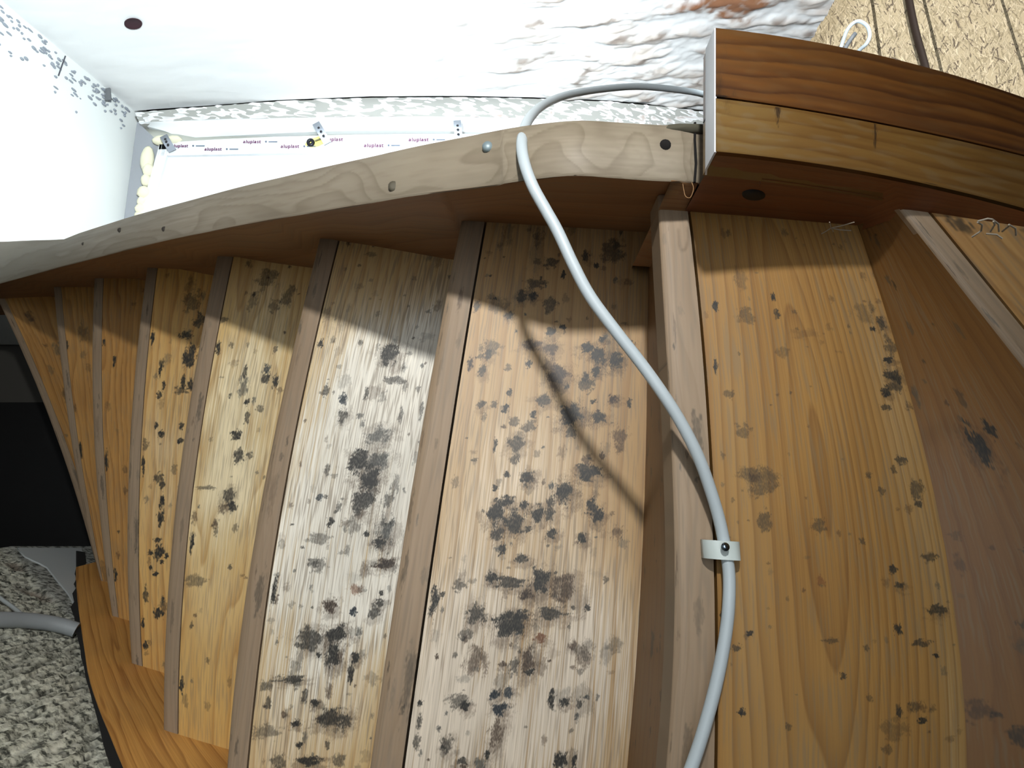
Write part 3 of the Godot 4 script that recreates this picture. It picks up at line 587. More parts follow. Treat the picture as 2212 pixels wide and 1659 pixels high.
# ---------------------------------------------------------------- window lying below, with printed film
func build_window() -> void:
	var mortar := structure("trim_1", "rough crumbling mortar ledge along the foot of the whitewashed wall")
	var la := [Vector3(-1.3095, 0.135, -1.4035), Vector3(-1.0575, 0.135, -1.427), Vector3(-0.8172, 0.135, -1.4469), Vector3(-0.4948, 0.135, -1.4614), Vector3(-0.1714, 0.135, -1.4632), Vector3(0.0711, 0.135, -1.4578), Vector3(0.3133, 0.135, -1.4469), Vector3(0.5063, 0.135, -1.4288), Vector3(0.6981, 0.135, -1.4017)]
	var lb := [Vector3(-1.2907, 0.131, -1.3613), Vector3(-1.0548, 0.131, -1.3792), Vector3(-0.814, 0.131, -1.3846), Vector3(-0.4925, 0.131, -1.39), Vector3(-0.1706, 0.131, -1.39), Vector3(0.0708, 0.131, -1.3828), Vector3(0.3117, 0.131, -1.372), Vector3(0.5039, 0.131, -1.3577), Vector3(0.6951, 0.131, -1.3363)]
	var pa := resample(la, 120); var pb := resample(lb, 120)
	var rows := []; var cols := []
	for i in 13:
		var r := []; var c := []
		for j in 121:
			var p: Vector3 = pa[j].lerp(pb[j], i / 12.0)
			var n1 := noise_a.get_noise_2d(p.x * 14.0, p.z * 30.0)
			var n2 := noise_b.get_noise_2d(p.x * 50.0, p.z * 70.0)
			var amt := smoothstep(-1.2, 0.1, p.x)
			p.y += 0.006 * n1 + 0.004 * n2
			if i == 12: p.z += 0.012 * n1
			r.append(p)
			var k := clampf((n1 + n2 * 0.8) * 1.4 + (i / 12.0 - 0.5) * 0.9 - 0.25, 0.0, 1.0) * lerpf(0.45, 1.0, amt)
			c.append(Color(0.74, 0.75, 0.76).lerp(Color(0.34, 0.26, 0.22), k * 0.85))
		rows.append(r); cols.append(c)
	var st := new_st(); sheet(st, rows, Vector2.ZERO, Vector2.ONE, cols); put("mortar", st, vertex_mat(0.95), mortar)
	st = new_st(); slab(st, [la, lb], Vector3(0, -0.12, 0)); put("core", st, flat_mat(Color(0.6, 0.6, 0.58), 0.95), mortar)

	var o := structure("window_1", "white plastic window frame with printed protective film beside the lowest steps")
	var white := flat_mat(Color(0.88, 0.89, 0.90), 0.35)
	var sb := [Vector3(-1.2954, 0.115, -1.3682), Vector3(-1.2204, 0.115, -1.3484), Vector3(-1.1287, 0.115, -1.3198), Vector3(-0.9443, 0.115, -1.3287), Vector3(-0.6551, 0.115, -1.343), Vector3(-0.3325, 0.115, -1.3466), Vector3(0.0709, 0.115, -1.3323), Vector3(0.3124, 0.115, -1.3215), Vector3(0.6967, 0.115, -1.2859)]
	# rounded white sill strip
	var s0 := resample(lb, 60); var s1 := resample(sb, 60)
	rows = []
	for i in 9:
		var r := []
		var w := i / 8.0
		for j in 61:
			var p: Vector3 = s0[j].lerp(s1[j], w)
			p.y += 0.014 * sin(PI * clampf(w * 1.05, 0.0, 1.0))
			r.append(p)
		rows.append(r)
	st = new_st(); slab(st, rows, Vector3(0, -0.05, 0)); put("sill_strip", st, flat_mat(Color(0.85, 0.86, 0.87), 0.6), o)
	# frame rail with film
	var fa := [Vector3(-1.2113, 0.135, -1.2859), Vector3(-1.0453, 0.135, -1.2983), Vector3(-0.8072, 0.135, -1.3106), Vector3(-0.4885, 0.135, -1.3195), Vector3(-0.1693, 0.135, -1.3213), Vector3(0.0702, 0.135, -1.316), Vector3(0.6896, 0.135, -1.2665)]
	var fb := [Vector3(-1.214, 0.135, -1.2385), Vector3(-1.04, 0.135, -1.242), Vector3(-0.8026, 0.135, -1.2473), Vector3(-0.4856, 0.135, -1.2525), Vector3(-0.1682, 0.135, -1.2525), Vector3(0.0698, 0.135, -1.2455), Vector3(0.6852, 0.135, -1.1967)]
	st = new_st(); slab(st, [fa, fb], Vector3(0, -0.06, 0)); put("frame_rail", st, white, o)
	st = new_st(); slab(st, [sb_shift(sb), fa], Vector3(0, -0.05, 0)); put("foam_joint", st, flat_mat(Color(0.74, 0.74, 0.70), 0.9), o)
	# side rail and pane reach under the stair
	var y0: float = fa[0].y
	var j0 := Vector3(-1.2113, 0.135, -1.2859); var j1 := Vector3(-1.2479, 0.135, -1.026); var j2 := Vector3(-1.264, 0.135, -0.9261)
	st = new_st(); slab(st, [[j0, j0 + Vector3(0.035, 0, 0)], [j1, j1 + Vector3(0.035, 0, 0)], [j2, j2 + Vector3(0.035, 0, 0)]], Vector3(0, -0.06, 0)); put("frame_stile", st, white, o)
	st = new_st(); slab(st, [[j0 + Vector3(0.03, -0.012, 0.02), Vector3(0.6918, 0.12, -1.2317)], [j2 + Vector3(0.03, -0.012, 0), Vector3(0.611, 0.12, -0.9328)]], Vector3(0, -0.02, 0))
	put("pane", st, flat_mat(Color(0.9, 0.91, 0.92), 0.12), o)
	# rough groove and beads of mounting foam along the left stile
	st = new_st()
	var g0 := Vector3(-1.3085, 0.12, -1.3793); var g1 := Vector3(-1.3096, 0.12, -1.0674); var g2 := Vector3(-1.3089, 0.12, -0.9328)
	slab(st, [[g0, Vector3(-1.223, 0.115, -1.2984)], [g1, Vector3(-1.2573, 0.115, -1.0529)], [g2, j2]], Vector3(0, -0.05, 0)); put("groove", st, flat_mat(Color(0.55, 0.56, 0.58), 0.95), o)
	var beads := [[Vector3(-1.2531, 0.125, -1.2287), 0.022, 0.05], [Vector3(-1.2438, 0.125, -1.1886), 0.02, 0.025], [Vector3(-1.2473, 0.125, -1.1505), 0.017, 0.022], [Vector3(-1.2471, 0.13, -1.1031), 0.022, 0.024], [Vector3(-1.2508, 0.125, -1.0716), 0.018, 0.02], [Vector3(-1.2524, 0.125, -1.0445), 0.02, 0.02], [Vector3(-1.2524, 0.125, -1.0175), 0.018, 0.02], [Vector3(-1.2088, 0.13, -1.2979), 0.032, 0.018], [Vector3(-1.1627, 0.13, -1.2996), 0.026, 0.015]]
	for bd in beads:
		st = new_st()
		blob(st, bd[0], Vector3(bd[1], 0.018, bd[2]))
		put("foam_bead", st, flat_mat(Color(0.86, 0.84, 0.74), 0.9), o)
	# mounting straps of punched steel
	strap(o, Vector3(-1.1703, 0.15, -1.2713), 0.03, 0.5)
	strap(o, Vector3(-0.6498, 0.15, -1.3099), 0.045, 0.55)
	strap(o, Vector3(-0.184, 0.15, -1.317), 0.042, 0.1)
	# the print on the film
	var ink := flat_mat(Color(0.42, 0.22, 0.36), 0.7)
	var ink2 := flat_mat(Color(0.42, 0.46, 0.52), 0.7)
	var words := [Vector3(-1.1406, 0.137, -1.2741), Vector3(-1.0251, 0.137, -1.2618), Vector3(-0.8941, 0.137, -1.2899), Vector3(-0.7624, 0.137, -1.2723), Vector3(-0.6146, 0.137, -1.2988), Vector3(-0.4751, 0.137, -1.2759), Vector3(-0.3216, 0.137, -1.2979)]
	for k in words.size():
		var w: Vector3 = words[k]
		var width := 0.057 + 0.002 * k
		word(o, "aluplast", w, width, ink)
		if k == 4: continue
		var st2 := new_st()
		lathe(st2, w + Vector3(width * 0.5 + 0.018, 0, 0), Vector3.UP, [[0.0, 0.001], [0.0035, 0.001], [0.0035, 0.0], [0.0, 0.0]], 8)
		box(st2, w + Vector3(width * 0.5 + 0.042, 0.0, 0.0), Vector3(0.03, 0.001, 0.004))
		put("print_mark", st2, ink2, o)

func word(o: Node3D, text: String, at: Vector3, width: float, m: Material) -> void:
	var tm := TextMesh.new(); tm.text = text; tm.font_size = 24; tm.pixel_size = 0.01; tm.depth = 0.02; tm.curve_step = 1.0
	var f := SystemFont.new(); f.font_names = PackedStringArray(["Droid Sans"]); f.font_weight = 700; tm.font = f
	var n := MeshInstance3D.new(); n.name = "print_word"; n.mesh = tm; n.material_override = m
	var bb := tm.get_aabb()
	var s := width / maxf(bb.size.x, 0.01)
	n.transform = Transform3D(Basis(Vector3(1, 0, 0), -PI / 2.0).scaled(Vector3.ONE * s), at)
	o.add_child(n, true)

func strap(o: Node3D, at: Vector3, len_: float, turn: float) -> void:
	var st := new_st()
	var b := Basis(Vector3.UP, turn)
	var rows := []
	for i in 5:
		var w := i / 4.0
		var p := at + b * Vector3(0, 0.016 * cos(w * 2.2) + 0.004, (w - 0.5) * len_ * 1.6)
		rows.append([p + b * Vector3(-0.013, 0, 0), p + b * Vector3(0.013, 0, 0)])
	slab(st, rows, Vector3(0, -0.0018, 0))
	var s := put("mounting_strap", st, flat_mat(Color(0.5, 0.52, 0.55), 0.45, 0.6), o)
	for q in [-0.3, 0.05, 0.35]:
		st = new_st()
		lathe(st, at + b * Vector3(0, 0.021 - absf(q) * 0.012, q * len_ * 1.2), Vector3.UP, [[0.0, 0.0012], [0.0035, 0.001], [0.0045, 0.0]], 8)
		put("punched_hole", st, flat_mat(Color(0.12, 0.12, 0.14), 0.8), s)

func sb_shift(a: Array) -> Array:
	# nine points of the strip brought to the seven of the frame
	var q := resample(a, 6)
	var out := []
	for p in q: out.append(p + Vector3(0, -0.018, 0))
	return out

func blob(st: SurfaceTool, c: Vector3, s: Vector3) -> void:
	var rows := []
	for i in 9:
		var row := []
		for j in 15:
			var w := TAU * j / 14.0
			var h := PI * i / 8.0
			var d := Vector3(sin(h) * cos(w), cos(h), sin(h) * sin(w))
			row.append(c + d * s * (1.0 + 0.18 * noise_a.get_noise_3d(d.x * 1.5 + c.x * 30.0, d.y * 1.5, d.z * 1.5 + c.z * 20.0)))
		rows.append(row)
	sheet(st, rows)

func resample(a: Array, k: int) -> Array:
	var out := []
	for i in k + 1:
		var f := float(i) / k * (a.size() - 1)
		var j := mini(int(f), a.size() - 2)
		var p0: Vector3 = a[maxi(j - 1, 0)]
		var p1: Vector3 = a[j]
		var p2: Vector3 = a[j + 1]
		var p3: Vector3 = a[mini(j + 2, a.size() - 1)]
		out.append(p1.cubic_interpolate(p2, p0, p3, f - j))
	return out

# ---------------------------------------------------------------- landing of strand boards
func osb_texture(seed_: int) -> ImageTexture:
	var n := 384
	var img := Image.create(n, n, false, Image.FORMAT_RGB8)
	img.fill(Color(0.78, 0.73, 0.62))
	var r := RandomNumberGenerator.new(); r.seed = seed_
	for k in 1500:
		var x := r.randf() * n
		var y := r.randf() * n
		var ang := r.randf_range(0.9, 2.3) if r.randf() < 0.75 else r.randf() * PI
		var len_ := r.randf_range(14.0, 46.0)
		var wid := r.randf_range(2.0, 7.0)
		var sh := r.randf_range(-0.17, 0.13)
		var c := Color(0.80 + sh, 0.755 + sh, 0.65 + sh)
		if r.randf() < 0.13: c = Color(0.42, 0.38, 0.33)
		var dx := cos(ang); var dy := sin(ang)
		for i in int(len_):
			for j in int(wid):
				var px := int(x + dx * i - dy * j)
				var py := int(y + dy * i + dx * j)
				var cc := c if j > 0 else c.darkened(0.25)
				img.set_pixel(posmod(px, n), posmod(py, n), cc)
	return ImageTexture.create_from_image(img)

func build_osb() -> void:
	var o := structure("floor_landing", "pale strand board landing floor, boards side by side with dark seams")
	var t := osb_texture(3)
	var m := flat_mat(Color(0.98, 0.96, 0.94), 0.8); m.albedo_texture = t; m.uv1_triplanar = true; m.uv1_world_triplanar = true; m.uv1_scale = Vector3.ONE * 2.6
	var far := [Vector3(1.0347, 0.03, -2.0361), Vector3(1.3677, 0.03, -2.0361), Vector3(1.5591, 0.03, -2.0361), Vector3(1.8532, 0.03, -2.0361), Vector3(2.1685, 0.03, -2.0361), Vector3(2.6469, 0.03, -2.0361)]
	var near := [Vector3(0.9735, 0.03, -1.3125), Vector3(1.3769, 0.03, -1.3125), Vector3(1.6203, 0.03, -1.3125), Vector3(1.937, 0.03, -1.3125), Vector3(2.2738, 0.03, -1.3125), Vector3(2.8239, 0.03, -1.3125)]
	for k in 5:
		var st := new_st()
		var g := Vector3(0.006, 0, 0)
		slab(st, [[far[k] + g, far[k + 1] - g], [near[k] + g, near[k + 1] - g]], Vector3(0, -0.022, 0))
		put("strand_board", st, m, o)
	var st3 := new_st()
	tube(st3, smooth_path([Vector3(1.4965, 0.045, -2.0015), Vector3(1.5052, 0.045, -1.8191), Vector3(1.5229, 0.045, -1.6615), Vector3(1.5377, 0.045, -1.4892)], 4), 0.013, 8)
	var b := put("dark_batten", st3, flat_mat(Color(0.2, 0.15, 0.13), 0.7), o)
	b.set_meta("label", "thin dark strip lying along a board seam")

# ---------------------------------------------------------------- stairs
func unit_row(u: Dictionary, key: String, i: int) -> Vector3:
	var xs: Array = u[key]
	return Vector3(xs[i], u.y, lerpf(u.z0, u.z1, float(i) / (xs.size() - 1)))

func x_at(u: Dictionary, key: String, z: float) -> float:
	var xs: Array = u[key]
	var f: float = (z - u.z0) / (u.z1 - u.z0) * (xs.size() - 1)
	var j := clampi(int(f), 0, xs.size() - 2)
	return lerpf(xs[j], xs[j + 1], f - j)

func tread_material(k: int) -> StandardMaterial3D:
	var u: Dictionary = units[k]
	var size := Vector2(absf(u.back[7] - u.joint[7]), absf(u.z1 - u.z0))
	var p := {"seed": k, "spots": stains.get(k, []).duplicate()}
	var w := 96; var h := 480
	match k:
		0:
			p.light = Color(0.68, 0.53, 0.33); p.dark = Color(0.5, 0.35, 0.19); p.dirt = 0.5; w = 128; h = 320
			p.spots += specks(40, 0.05, 70)
		1:
			p.light = Color(0.63, 0.47, 0.235); p.dark = Color(0.46, 0.31, 0.125); p.contrast = 1.15; p.ring = 42.0; p.cath = 9.0; p.center = 0.52; p.warp = 1.0; p.dirt = 0.35; w = 520; h = 1360
			p.blobs = [[0.9, 0.35, 0.12, 0.35, 0.35], [0.12, 0.45, 0.14, 0.35, 0.3], [0.35, 0.95, 0.5, 0.25, 0.45], [0.96, 0.8, 0.06, 0.4, 0.5]]
			p.worn = Color(0.68, 0.59, 0.44)
			p.spots += specks(90, 0.022, 71, 0.02, 0.98, 0.35) + specks(30, 0.03, 72, 0.8, 0.99, 0.4)
		2:
			p.light = Color(0.69, 0.56, 0.37); p.dark = Color(0.52, 0.38, 0.22); p.ring = 60.0; p.dirt = 0.4; w = 520; h = 1360
			p.blobs = [[0.3, 0.34, 0.5, 0.18, 0.35], [0.35, 0.52, 0.55, 0.16, 0.45], [0.15, 0.64, 0.3, 0.12, 0.8], [0.6, 0.74, 0.6, 0.13, 1.0], [0.12, 0.76, 0.25, 0.1, 0.9], [0.8, 0.64, 0.35, 0.12, 0.8]]
			p.worn = Color(0.79, 0.74, 0.67)
			p.spots += specks(150, 0.026, 73, 0.02, 0.85, 0.75) + specks(90, 0.05, 74, 0.02, 0.9, 0.3)
		3:
			p.light = Color(0.78, 0.66, 0.44); p.dark = Color(0.62, 0.46, 0.26); p.ring = 75.0; p.dirt = 0.45; w = 380; h = 1200
			p.blobs = [[0.5, 0.3, 0.8, 0.2, 0.9], [0.6, 0.45, 0.7, 0.2, 1.0], [0.9, 0.4, 0.25, 0.3, 0.7], [0.4, 0.62, 0.6, 0.16, 0.8], [0.4, 0.8, 0.6, 0.2, 0.5]]
			p.worn = Color(0.85, 0.83, 0.78)
			p.spots += specks(130, 0.03, 75, 0.02, 0.98, 0.6) + specks(60, 0.06, 76, 0.02, 0.9, 0.3)
		4:
			p.light = Color(0.80, 0.65, 0.38); p.dark = Color(0.62, 0.44, 0.2); p.ring = 55.0; p.warp = 2.0; p.cath = 4.0; p.contrast = 1.2; w = 220; h = 860
			p.blobs = [[0.35, 0.3, 0.5, 0.3, 0.8], [0.3, 0.55, 0.5, 0.25, 0.6]]
			p.worn = Color(0.84, 0.78, 0.64)
			p.spots += specks(70, 0.04, 77, 0.02, 0.9, 0.55)
		5:
			p.light = Color(0.82, 0.65, 0.36); p.dark = Color(0.62, 0.42, 0.18); p.ring = 60.0; p.contrast = 1.2; w = 140; h = 760
			p.blobs = [[0.3, 0.5, 0.5, 0.35, 0.5]]
			p.spots += specks(40, 0.06, 78, 0.02, 0.9, 0.5)
		_:
			p.light = Color(0.72, 0.54, 0.29); p.dark = Color(0.52, 0.35, 0.16); p.contrast = 1.2
			p.spots += specks(14, 0.08, 79 + k, 0.02, 0.9, 0.5)
	return tex_mat(wood(w, h, size, p), 0.5)

func build_stairs() -> void:
	var s := thing("staircase", "worn wooden winder staircase with mould-spotted treads and closed string boards", "staircase", Vector3(-0.3, 0, -0.2))
	var strip_mats := []
	for k in 3:
		strip_mats.append(tex_mat(wood(72, 640, Vector2(0.03, 0.5), {"seed": 30 + k, "light": Color(0.59, 0.51, 0.42), "dark": Color(0.46, 0.38, 0.29), "ring": 160.0, "contrast": 0.5, "dirt": 0.35, "spots": specks(30, 0.10, 50 + k, 0.05, 0.95, 0.35)}), 0.6))
	var riser_mats := []
	for k in 2:
		var sp := []
		if k == 1: sp = [[0.62, 0.36, 0.05, 0.022, 0.75, 0], [0.5, 0.34, 0.03, 0.01, 0.7, 0], [0.35, 0.62, 0.06, 0.03, 0.6, 2], [0.3, 0.5, 0.06, 0.04, 0.6, 2], [0.55, 0.78, 0.05, 0.03, 0.8, 0]]
		riser_mats.append(tex_mat(wood(200, 700, Vector2(0.16, 0.6), {"seed": 40 + k, "light": Color(0.49, 0.345, 0.17), "dark": Color(0.37, 0.235, 0.10), "ring": 55.0, "contrast": 0.7, "dirt": 0.4, "spots": sp + specks(70, 0.05, 60 + k, 0.02, 0.98, 0.5)}), 0.5))
	var n := 30
	for k in units.size():
		var u: Dictionary = units[k]
		var tread := Node3D.new(); tread.name = "tread"; s.add_child(tread, true)
		# the board behind the nosing
		var rows := []
		for i in n + 1:
			var z := lerpf(u.z0, u.z1, float(i) / n)
			var a: float = x_at(u, "joint", z) + u.half
			var b := x_at(u, "back", z)
			if k >= 3 and k < 8: b -= 0.0
			var r := []
			for j in 4: r.append(Vector3(lerpf(a, b, j / 3.0), u.y, z))
			rows.append(r)
		var st := new_st(); slab(st, rows, Vector3(0, -0.028, 0))
		var tm := tread_material(k)
		put("board", st, tm, tread)
		# nosing strip with a broken front edge
		rows = []
		for i in n + 1:
			var z := lerpf(u.z0, u.z1, float(i) / n)
			var a := x_at(u, "arris", z)
			var b: float = x_at(u, "joint", z) - u.half
			rows.append([Vector3(a, u.y - 0.0025, z), Vector3(a + 0.0012, u.y - 0.0006, z), Vector3(lerpf(a, b, 0.35), u.y, z), Vector3(b, u.y, z)])
		st = new_st(); slab(st, rows, Vector3(0, -0.03 if k > 0 else -0.004, 0)); put("nosing", st, strip_mats[k % 3], tread)
		# riser under the front edge
		var lo: float = u.y - 0.16
		var nz0: float = u.z0
		var nz1: float = u.z1
		if k + 1 < units.size():
			lo = units[k + 1].y
			nz0 = minf(units[k + 1].z0, u.z0)
			nz1 = maxf(units[k + 1].z1, u.z1)
		rows = []
		for i in n + 1:
			var w := float(i) / n
			var zt := lerpf(u.z0, u.z1, w)
			var zf := lerpf(nz0, nz1, w)
			var p := Vector3(x_at(u, "arris", zt), u.y - 0.0025, zt)
			var q := Vector3(x_at(u, "foot", zf), lo - 0.004, zf)
			var r := []
			for j in 5: r.append(p.lerp(q, j / 4.0))
			rows.append(r)
		st = new_st(); slab(st, rows, Vector3(0.018, 0, 0)); put("riser", st, riser_mats[1 if k == 0 else 0], s)
	# dark wood tie under the treads closes the gaps
	build_strings(s)

func build_strings(s: Node3D) -> void:
	var arris := [Vector3(0.1479, 1.7379, -0.2535), Vector3(0.1298, 1.7437, -0.2526), Vector3(0.1017, 1.7457, -0.253), Vector3(0.0762, 1.7492, -0.253), Vector3(0.0414, 1.7516, -0.2535), Vector3(-0.0022, 1.7278, -0.261), Vector3(-0.0169, 1.7153, -0.2647), Vector3(-0.0903, 1.6723, -0.2782), Vector3(-0.1532, 1.6244, -0.2926), Vector3(-0.2253, 1.5744, -0.3078), Vector3(-0.3158, 1.5043, -0.3288), Vector3(-0.4155, 1.4333, -0.3481), Vector3(-0.562, 1.3131, -0.3808), Vector3(-0.7757, 1.1278, -0.4324), Vector3(-1.1307, 0.8092, -0.523), Vector3(-1.821, 0.1683, -0.7074)]
	var outer := [Vector3(0.1511, 1.7379, -0.3064), Vector3(0.1328, 1.7428, -0.3024), Vector3(0.1181, 1.7445, -0.3005), Vector3(0.0821, 1.7484, -0.3003), Vector3(0.0468, 1.7512, -0.3), Vector3(0.0033, 1.7308, -0.3079), Vector3(-0.0409, 1.7012, -0.3178), Vector3(-0.0831, 1.6765, -0.3247), Vector3(-0.1313, 1.6411, -0.3357), Vector3(-0.1858, 1.6019, -0.3481), Vector3(-0.2412, 1.5621, -0.3595), Vector3(-0.3065, 1.5115, -0.376), Vector3(-0.3963, 1.4469, -0.3926), Vector3(-0.5142, 1.3523, -0.4212), Vector3(-0.6101, 1.2714, -0.4448), Vector3(-0.7298, 1.1677, -0.4754), Vector3(-0.7678, 1.1347, -0.482), Vector3(-0.9773, 0.9472, -0.5639), Vector3(-1.1946, 0.7511, -0.6486), Vector3(-1.8559, 0.1683, -0.9046)]
	var jup := [Vector3(0.1408, 1.7402, -0.2532), Vector3(0.1194, 1.7444, -0.2528), Vector3(0.1461, 1.7385, -0.2534), Vector3(0.0465, 1.7512, -0.2534), Vector3(-0.0545, 1.6932, -0.2716), Vector3(-0.0647, 1.6873, -0.2735), Vector3(-0.1564, 1.6222, -0.2932), Vector3(-0.2545, 1.5518, -0.3145), Vector3(-0.3092, 1.5094, -0.3272), Vector3(-0.4638, 1.3936, -0.3589), Vector3(-0.5394, 1.3316, -0.3758), Vector3(-0.6646, 1.2241, -0.4056), Vector3(-0.7618, 1.1399, -0.4291), Vector3(-0.8644, 1.0483, -0.455), Vector3(-0.9712, 0.9524, -0.4823), Vector3(-1.0591, 0.8735, -0.5047), Vector3(-1.181, 0.7625, -0.5364), Vector3(-1.3105, 0.6423, -0.571), Vector3(-1.416, 0.5443, -0.5992)]
	var jnt := [Vector3(0.1408, 1.7, -0.2501), Vector3(0.1194, 1.7, -0.2517), Vector3(0.1461, 1.54, -0.3055), Vector3(0.0465, 1.54, -0.3124), Vector3(-0.0545, 1.54, -0.3193), Vector3(-0.0647, 1.38, -0.3579), Vector3(-0.1564, 1.38, -0.3645), Vector3(-0.2545, 1.38, -0.371), Vector3(-0.3092, 1.22, -0.4061), Vector3(-0.4638, 1.22, -0.4138), Vector3(-0.5394, 1.06, -0.4527), Vector3(-0.6646, 1.06, -0.4589), Vector3(-0.7618, 0.9, -0.4989), Vector3(-0.8644, 0.9, -0.4999), Vector3(-0.9712, 0.74, -0.5399), Vector3(-1.0591, 0.74, -0.5399), Vector3(-1.181, 0.58, -0.5741), Vector3(-1.3105, 0.58, -0.5678), Vector3(-1.416, 0.58, -0.5616)]
	var edge_mat := tex_mat(wood(1100, 90, Vector2(1.5, 0.06), {"seed": 21, "along_x": true, "light": Color(0.56, 0.52, 0.45), "dark": Color(0.39, 0.345, 0.28), "ring": 70.0, "warp": 5.0, "cath": 2.0, "contrast": 0.8, "dirt": 0.3, "blobs": [[0.75, 0.4, 0.3, 0.8, 0.4]], "worn": Color(0.64, 0.61, 0.56)}), 0.6)
	var face_mat := tex_mat(wood(900, 160, Vector2(1.5, 0.25), {"seed": 22, "along_x": true, "light": Color(0.60, 0.43, 0.27), "dark": Color(0.45, 0.29, 0.16), "ring": 40.0, "warp": 2.0, "contrast": 0.8, "dirt": 0.3}), 0.6)
	var b := Node3D.new(); b.name = "string_board"; s.add_child(b, true)
	var st := new_st()
	var a2 := resample(arris, 60); var o2 := resample(outer, 60)
	# the top edge, a little rounded at both arrises
	var rows := [[], [], [], []]
	for i in 61:
		var p: Vector3 = a2[i]
		var q: Vector3 = near_x(o2, p.x)
		rows[0].append(p + Vector3(0, -0.002, 0)); rows[1].append(p.lerp(q, 0.04)); rows[2].append(p.lerp(q, 0.96)); rows[3].append(q + Vector3(0, -0.003, 0))
	sheet(st, rows)
	put("top_edge", st, edge_mat, b)
	st = new_st()
	var low := []
	for p in jnt: low.append(p + Vector3(0, -0.12, -0.0))
	sheet(st, [jup, jnt, low])
	var o3 := []; var o4 := []
	for p in rows[3]: o3.append(p); o4.append(p + Vector3(0, -0.34, -0.02))
	sheet(st, [o3, o4])
	sheet(st, [[rows[0][0], rows[3][0]], [rows[0][0] + Vector3(0, -0.3, 0), rows[3][0] + Vector3(0, -0.3, 0)]])
	put("face", st, face_mat, b)
	# notch between the board and the beam
	st = new_st()
	var c0 := Vector3(0.1369, 1.7432, -0.2525); var c1 := Vector3(0.141, 1.7401, -0.3034)
	tube(st, PackedVector3Array([c0 + Vector3(0, 0.0005, 0.001), c0.lerp(c1, 0.3) + Vector3(0.001, 0.0005, 0), c0.lerp(c1, 0.7), c1 + Vector3(0, 0.0005, 0)]), 0.0011, 6)
	put("joint_gap", st, flat_mat(Color(0.05, 0.04, 0.035), 1.0), b)
	st = new_st()
	var m0 := Vector3(0.1217, 1.7443, -0.3006)
	blob(st, m0 + Vector3(0.012, -0.004, 0.003), Vector3(0.022, 0.006, 0.004)); put("filler", st, flat_mat(Color(0.3, 0.29, 0.24), 0.95), b)
	# fixings
	st = new_st(); var q1 := Vector3(-0.0195, 1.7138, -0.2986); lathe(st, q1 + Vector3(0, -0.001, 0), Vector3.UP, [[0.0045, 0.0], [0.0046, 0.003], [0.0036, 0.0048], [0.0, 0.0052]], 16)
	put("bolt_head", st, flat_mat(Color(0.50, 0.56, 0.58), 0.5, 0.35), b)
	for q2 in [Vector3(-0.1047, 1.6613, -0.2929) + Vector3(0, 0.0005, 0)]:
		st = new_st(); lathe(st, q2, Vector3.UP, [[0.005, -0.002], [0.0045, 0.0012], [0.002, 0.0016], [0.0, 0.0016]], 12); put("nail_head", st, flat_mat(Color(0.3, 0.28, 0.23), 0.7, 0.2), b)
	for q3 in [[Vector3(-0.5622, 1.3128, -0.4142), 0.004], [Vector3(-0.4442, 1.4097, -0.3703), 0.004], [Vector3(-0.6854, 1.2061, -0.4402), 0.003]]:
		st = new_st(); lathe(st, q3[0] + Vector3(0, 0.0005, 0), Vector3.UP, [[q3[1], -0.004], [q3[1] * 0.8, 0.0008], [0.0, 0.001]], 10); put("nail_head", st, flat_mat(Color(0.22, 0.2, 0.18), 0.7), b)
	st = new_st(); lathe(st, Vector3(0.1161, 1.7447, -0.282) + Vector3(0, 0.0004, 0), Vector3.UP, [[0.0048, -0.003], [0.0042, 0.0006], [0.0, 0.0002]], 14); put("screw_hole", st, flat_mat(Color(0.05, 0.035, 0.03), 1.0), b)

	# outer string against the rendered wall
	var nt := [Vector3(-0.9477, 0.7031, 0.0886), Vector3(-0.8819, 0.7984, 0.1165), Vector3(-0.8221, 0.8824, 0.1415), Vector3(-0.7569, 0.9711, 0.1685), Vector3(-0.6868, 1.0649, 0.1973), Vector3(-0.6329, 1.1365, 0.2194), Vector3(-0.5719, 1.2084, 0.2435), Vector3(-0.5217, 1.2632, 0.2628), Vector3(-0.4695, 1.3198, 0.2829), Vector3(-0.4207, 1.3692, 0.3013), Vector3(-0.3729, 1.4125, 0.3187), Vector3(-0.3012, 1.4722, 0.3443), Vector3(-0.2199, 1.5292, 0.3723)]
	var dn := Vector3(0, -0.5, -0.5 * 0.1066)
	st = new_st()
	var top_pts := resample(nt, 30)
	var r0 := []; var r1 := []; var r2 := []
	for p in top_pts:
		r0.append(p); r1.append(p + dn * 0.5); r2.append(p + dn)
	sheet(st, [r0, r1, r2], Vector2(0, 0), Vector2(1, 1))
	var bk := Vector3(-0.0, 0.0, 0.012)
	var k0 := []; var k1 := []
	for p in top_pts: k0.append(p + bk); k1.append(p + bk + dn)
	sheet(st, [r0, k0]); sheet(st, [k0, k1])
	var nm := tex_mat(wood(620, 460, Vector2(0.9, 0.55), {"seed": 24, "along_x": true, "light": Color(0.84, 0.63, 0.34), "dark": Color(0.58, 0.38, 0.17), "ring": 34.0, "warp": 2.2, "contrast": 1.3, "dirt": 0.12}), 0.5)
	var o := put("outer_string", st, nm, s)
	o.set_meta("label", "honey brown string board with dark grain lines")
	st = new_st()
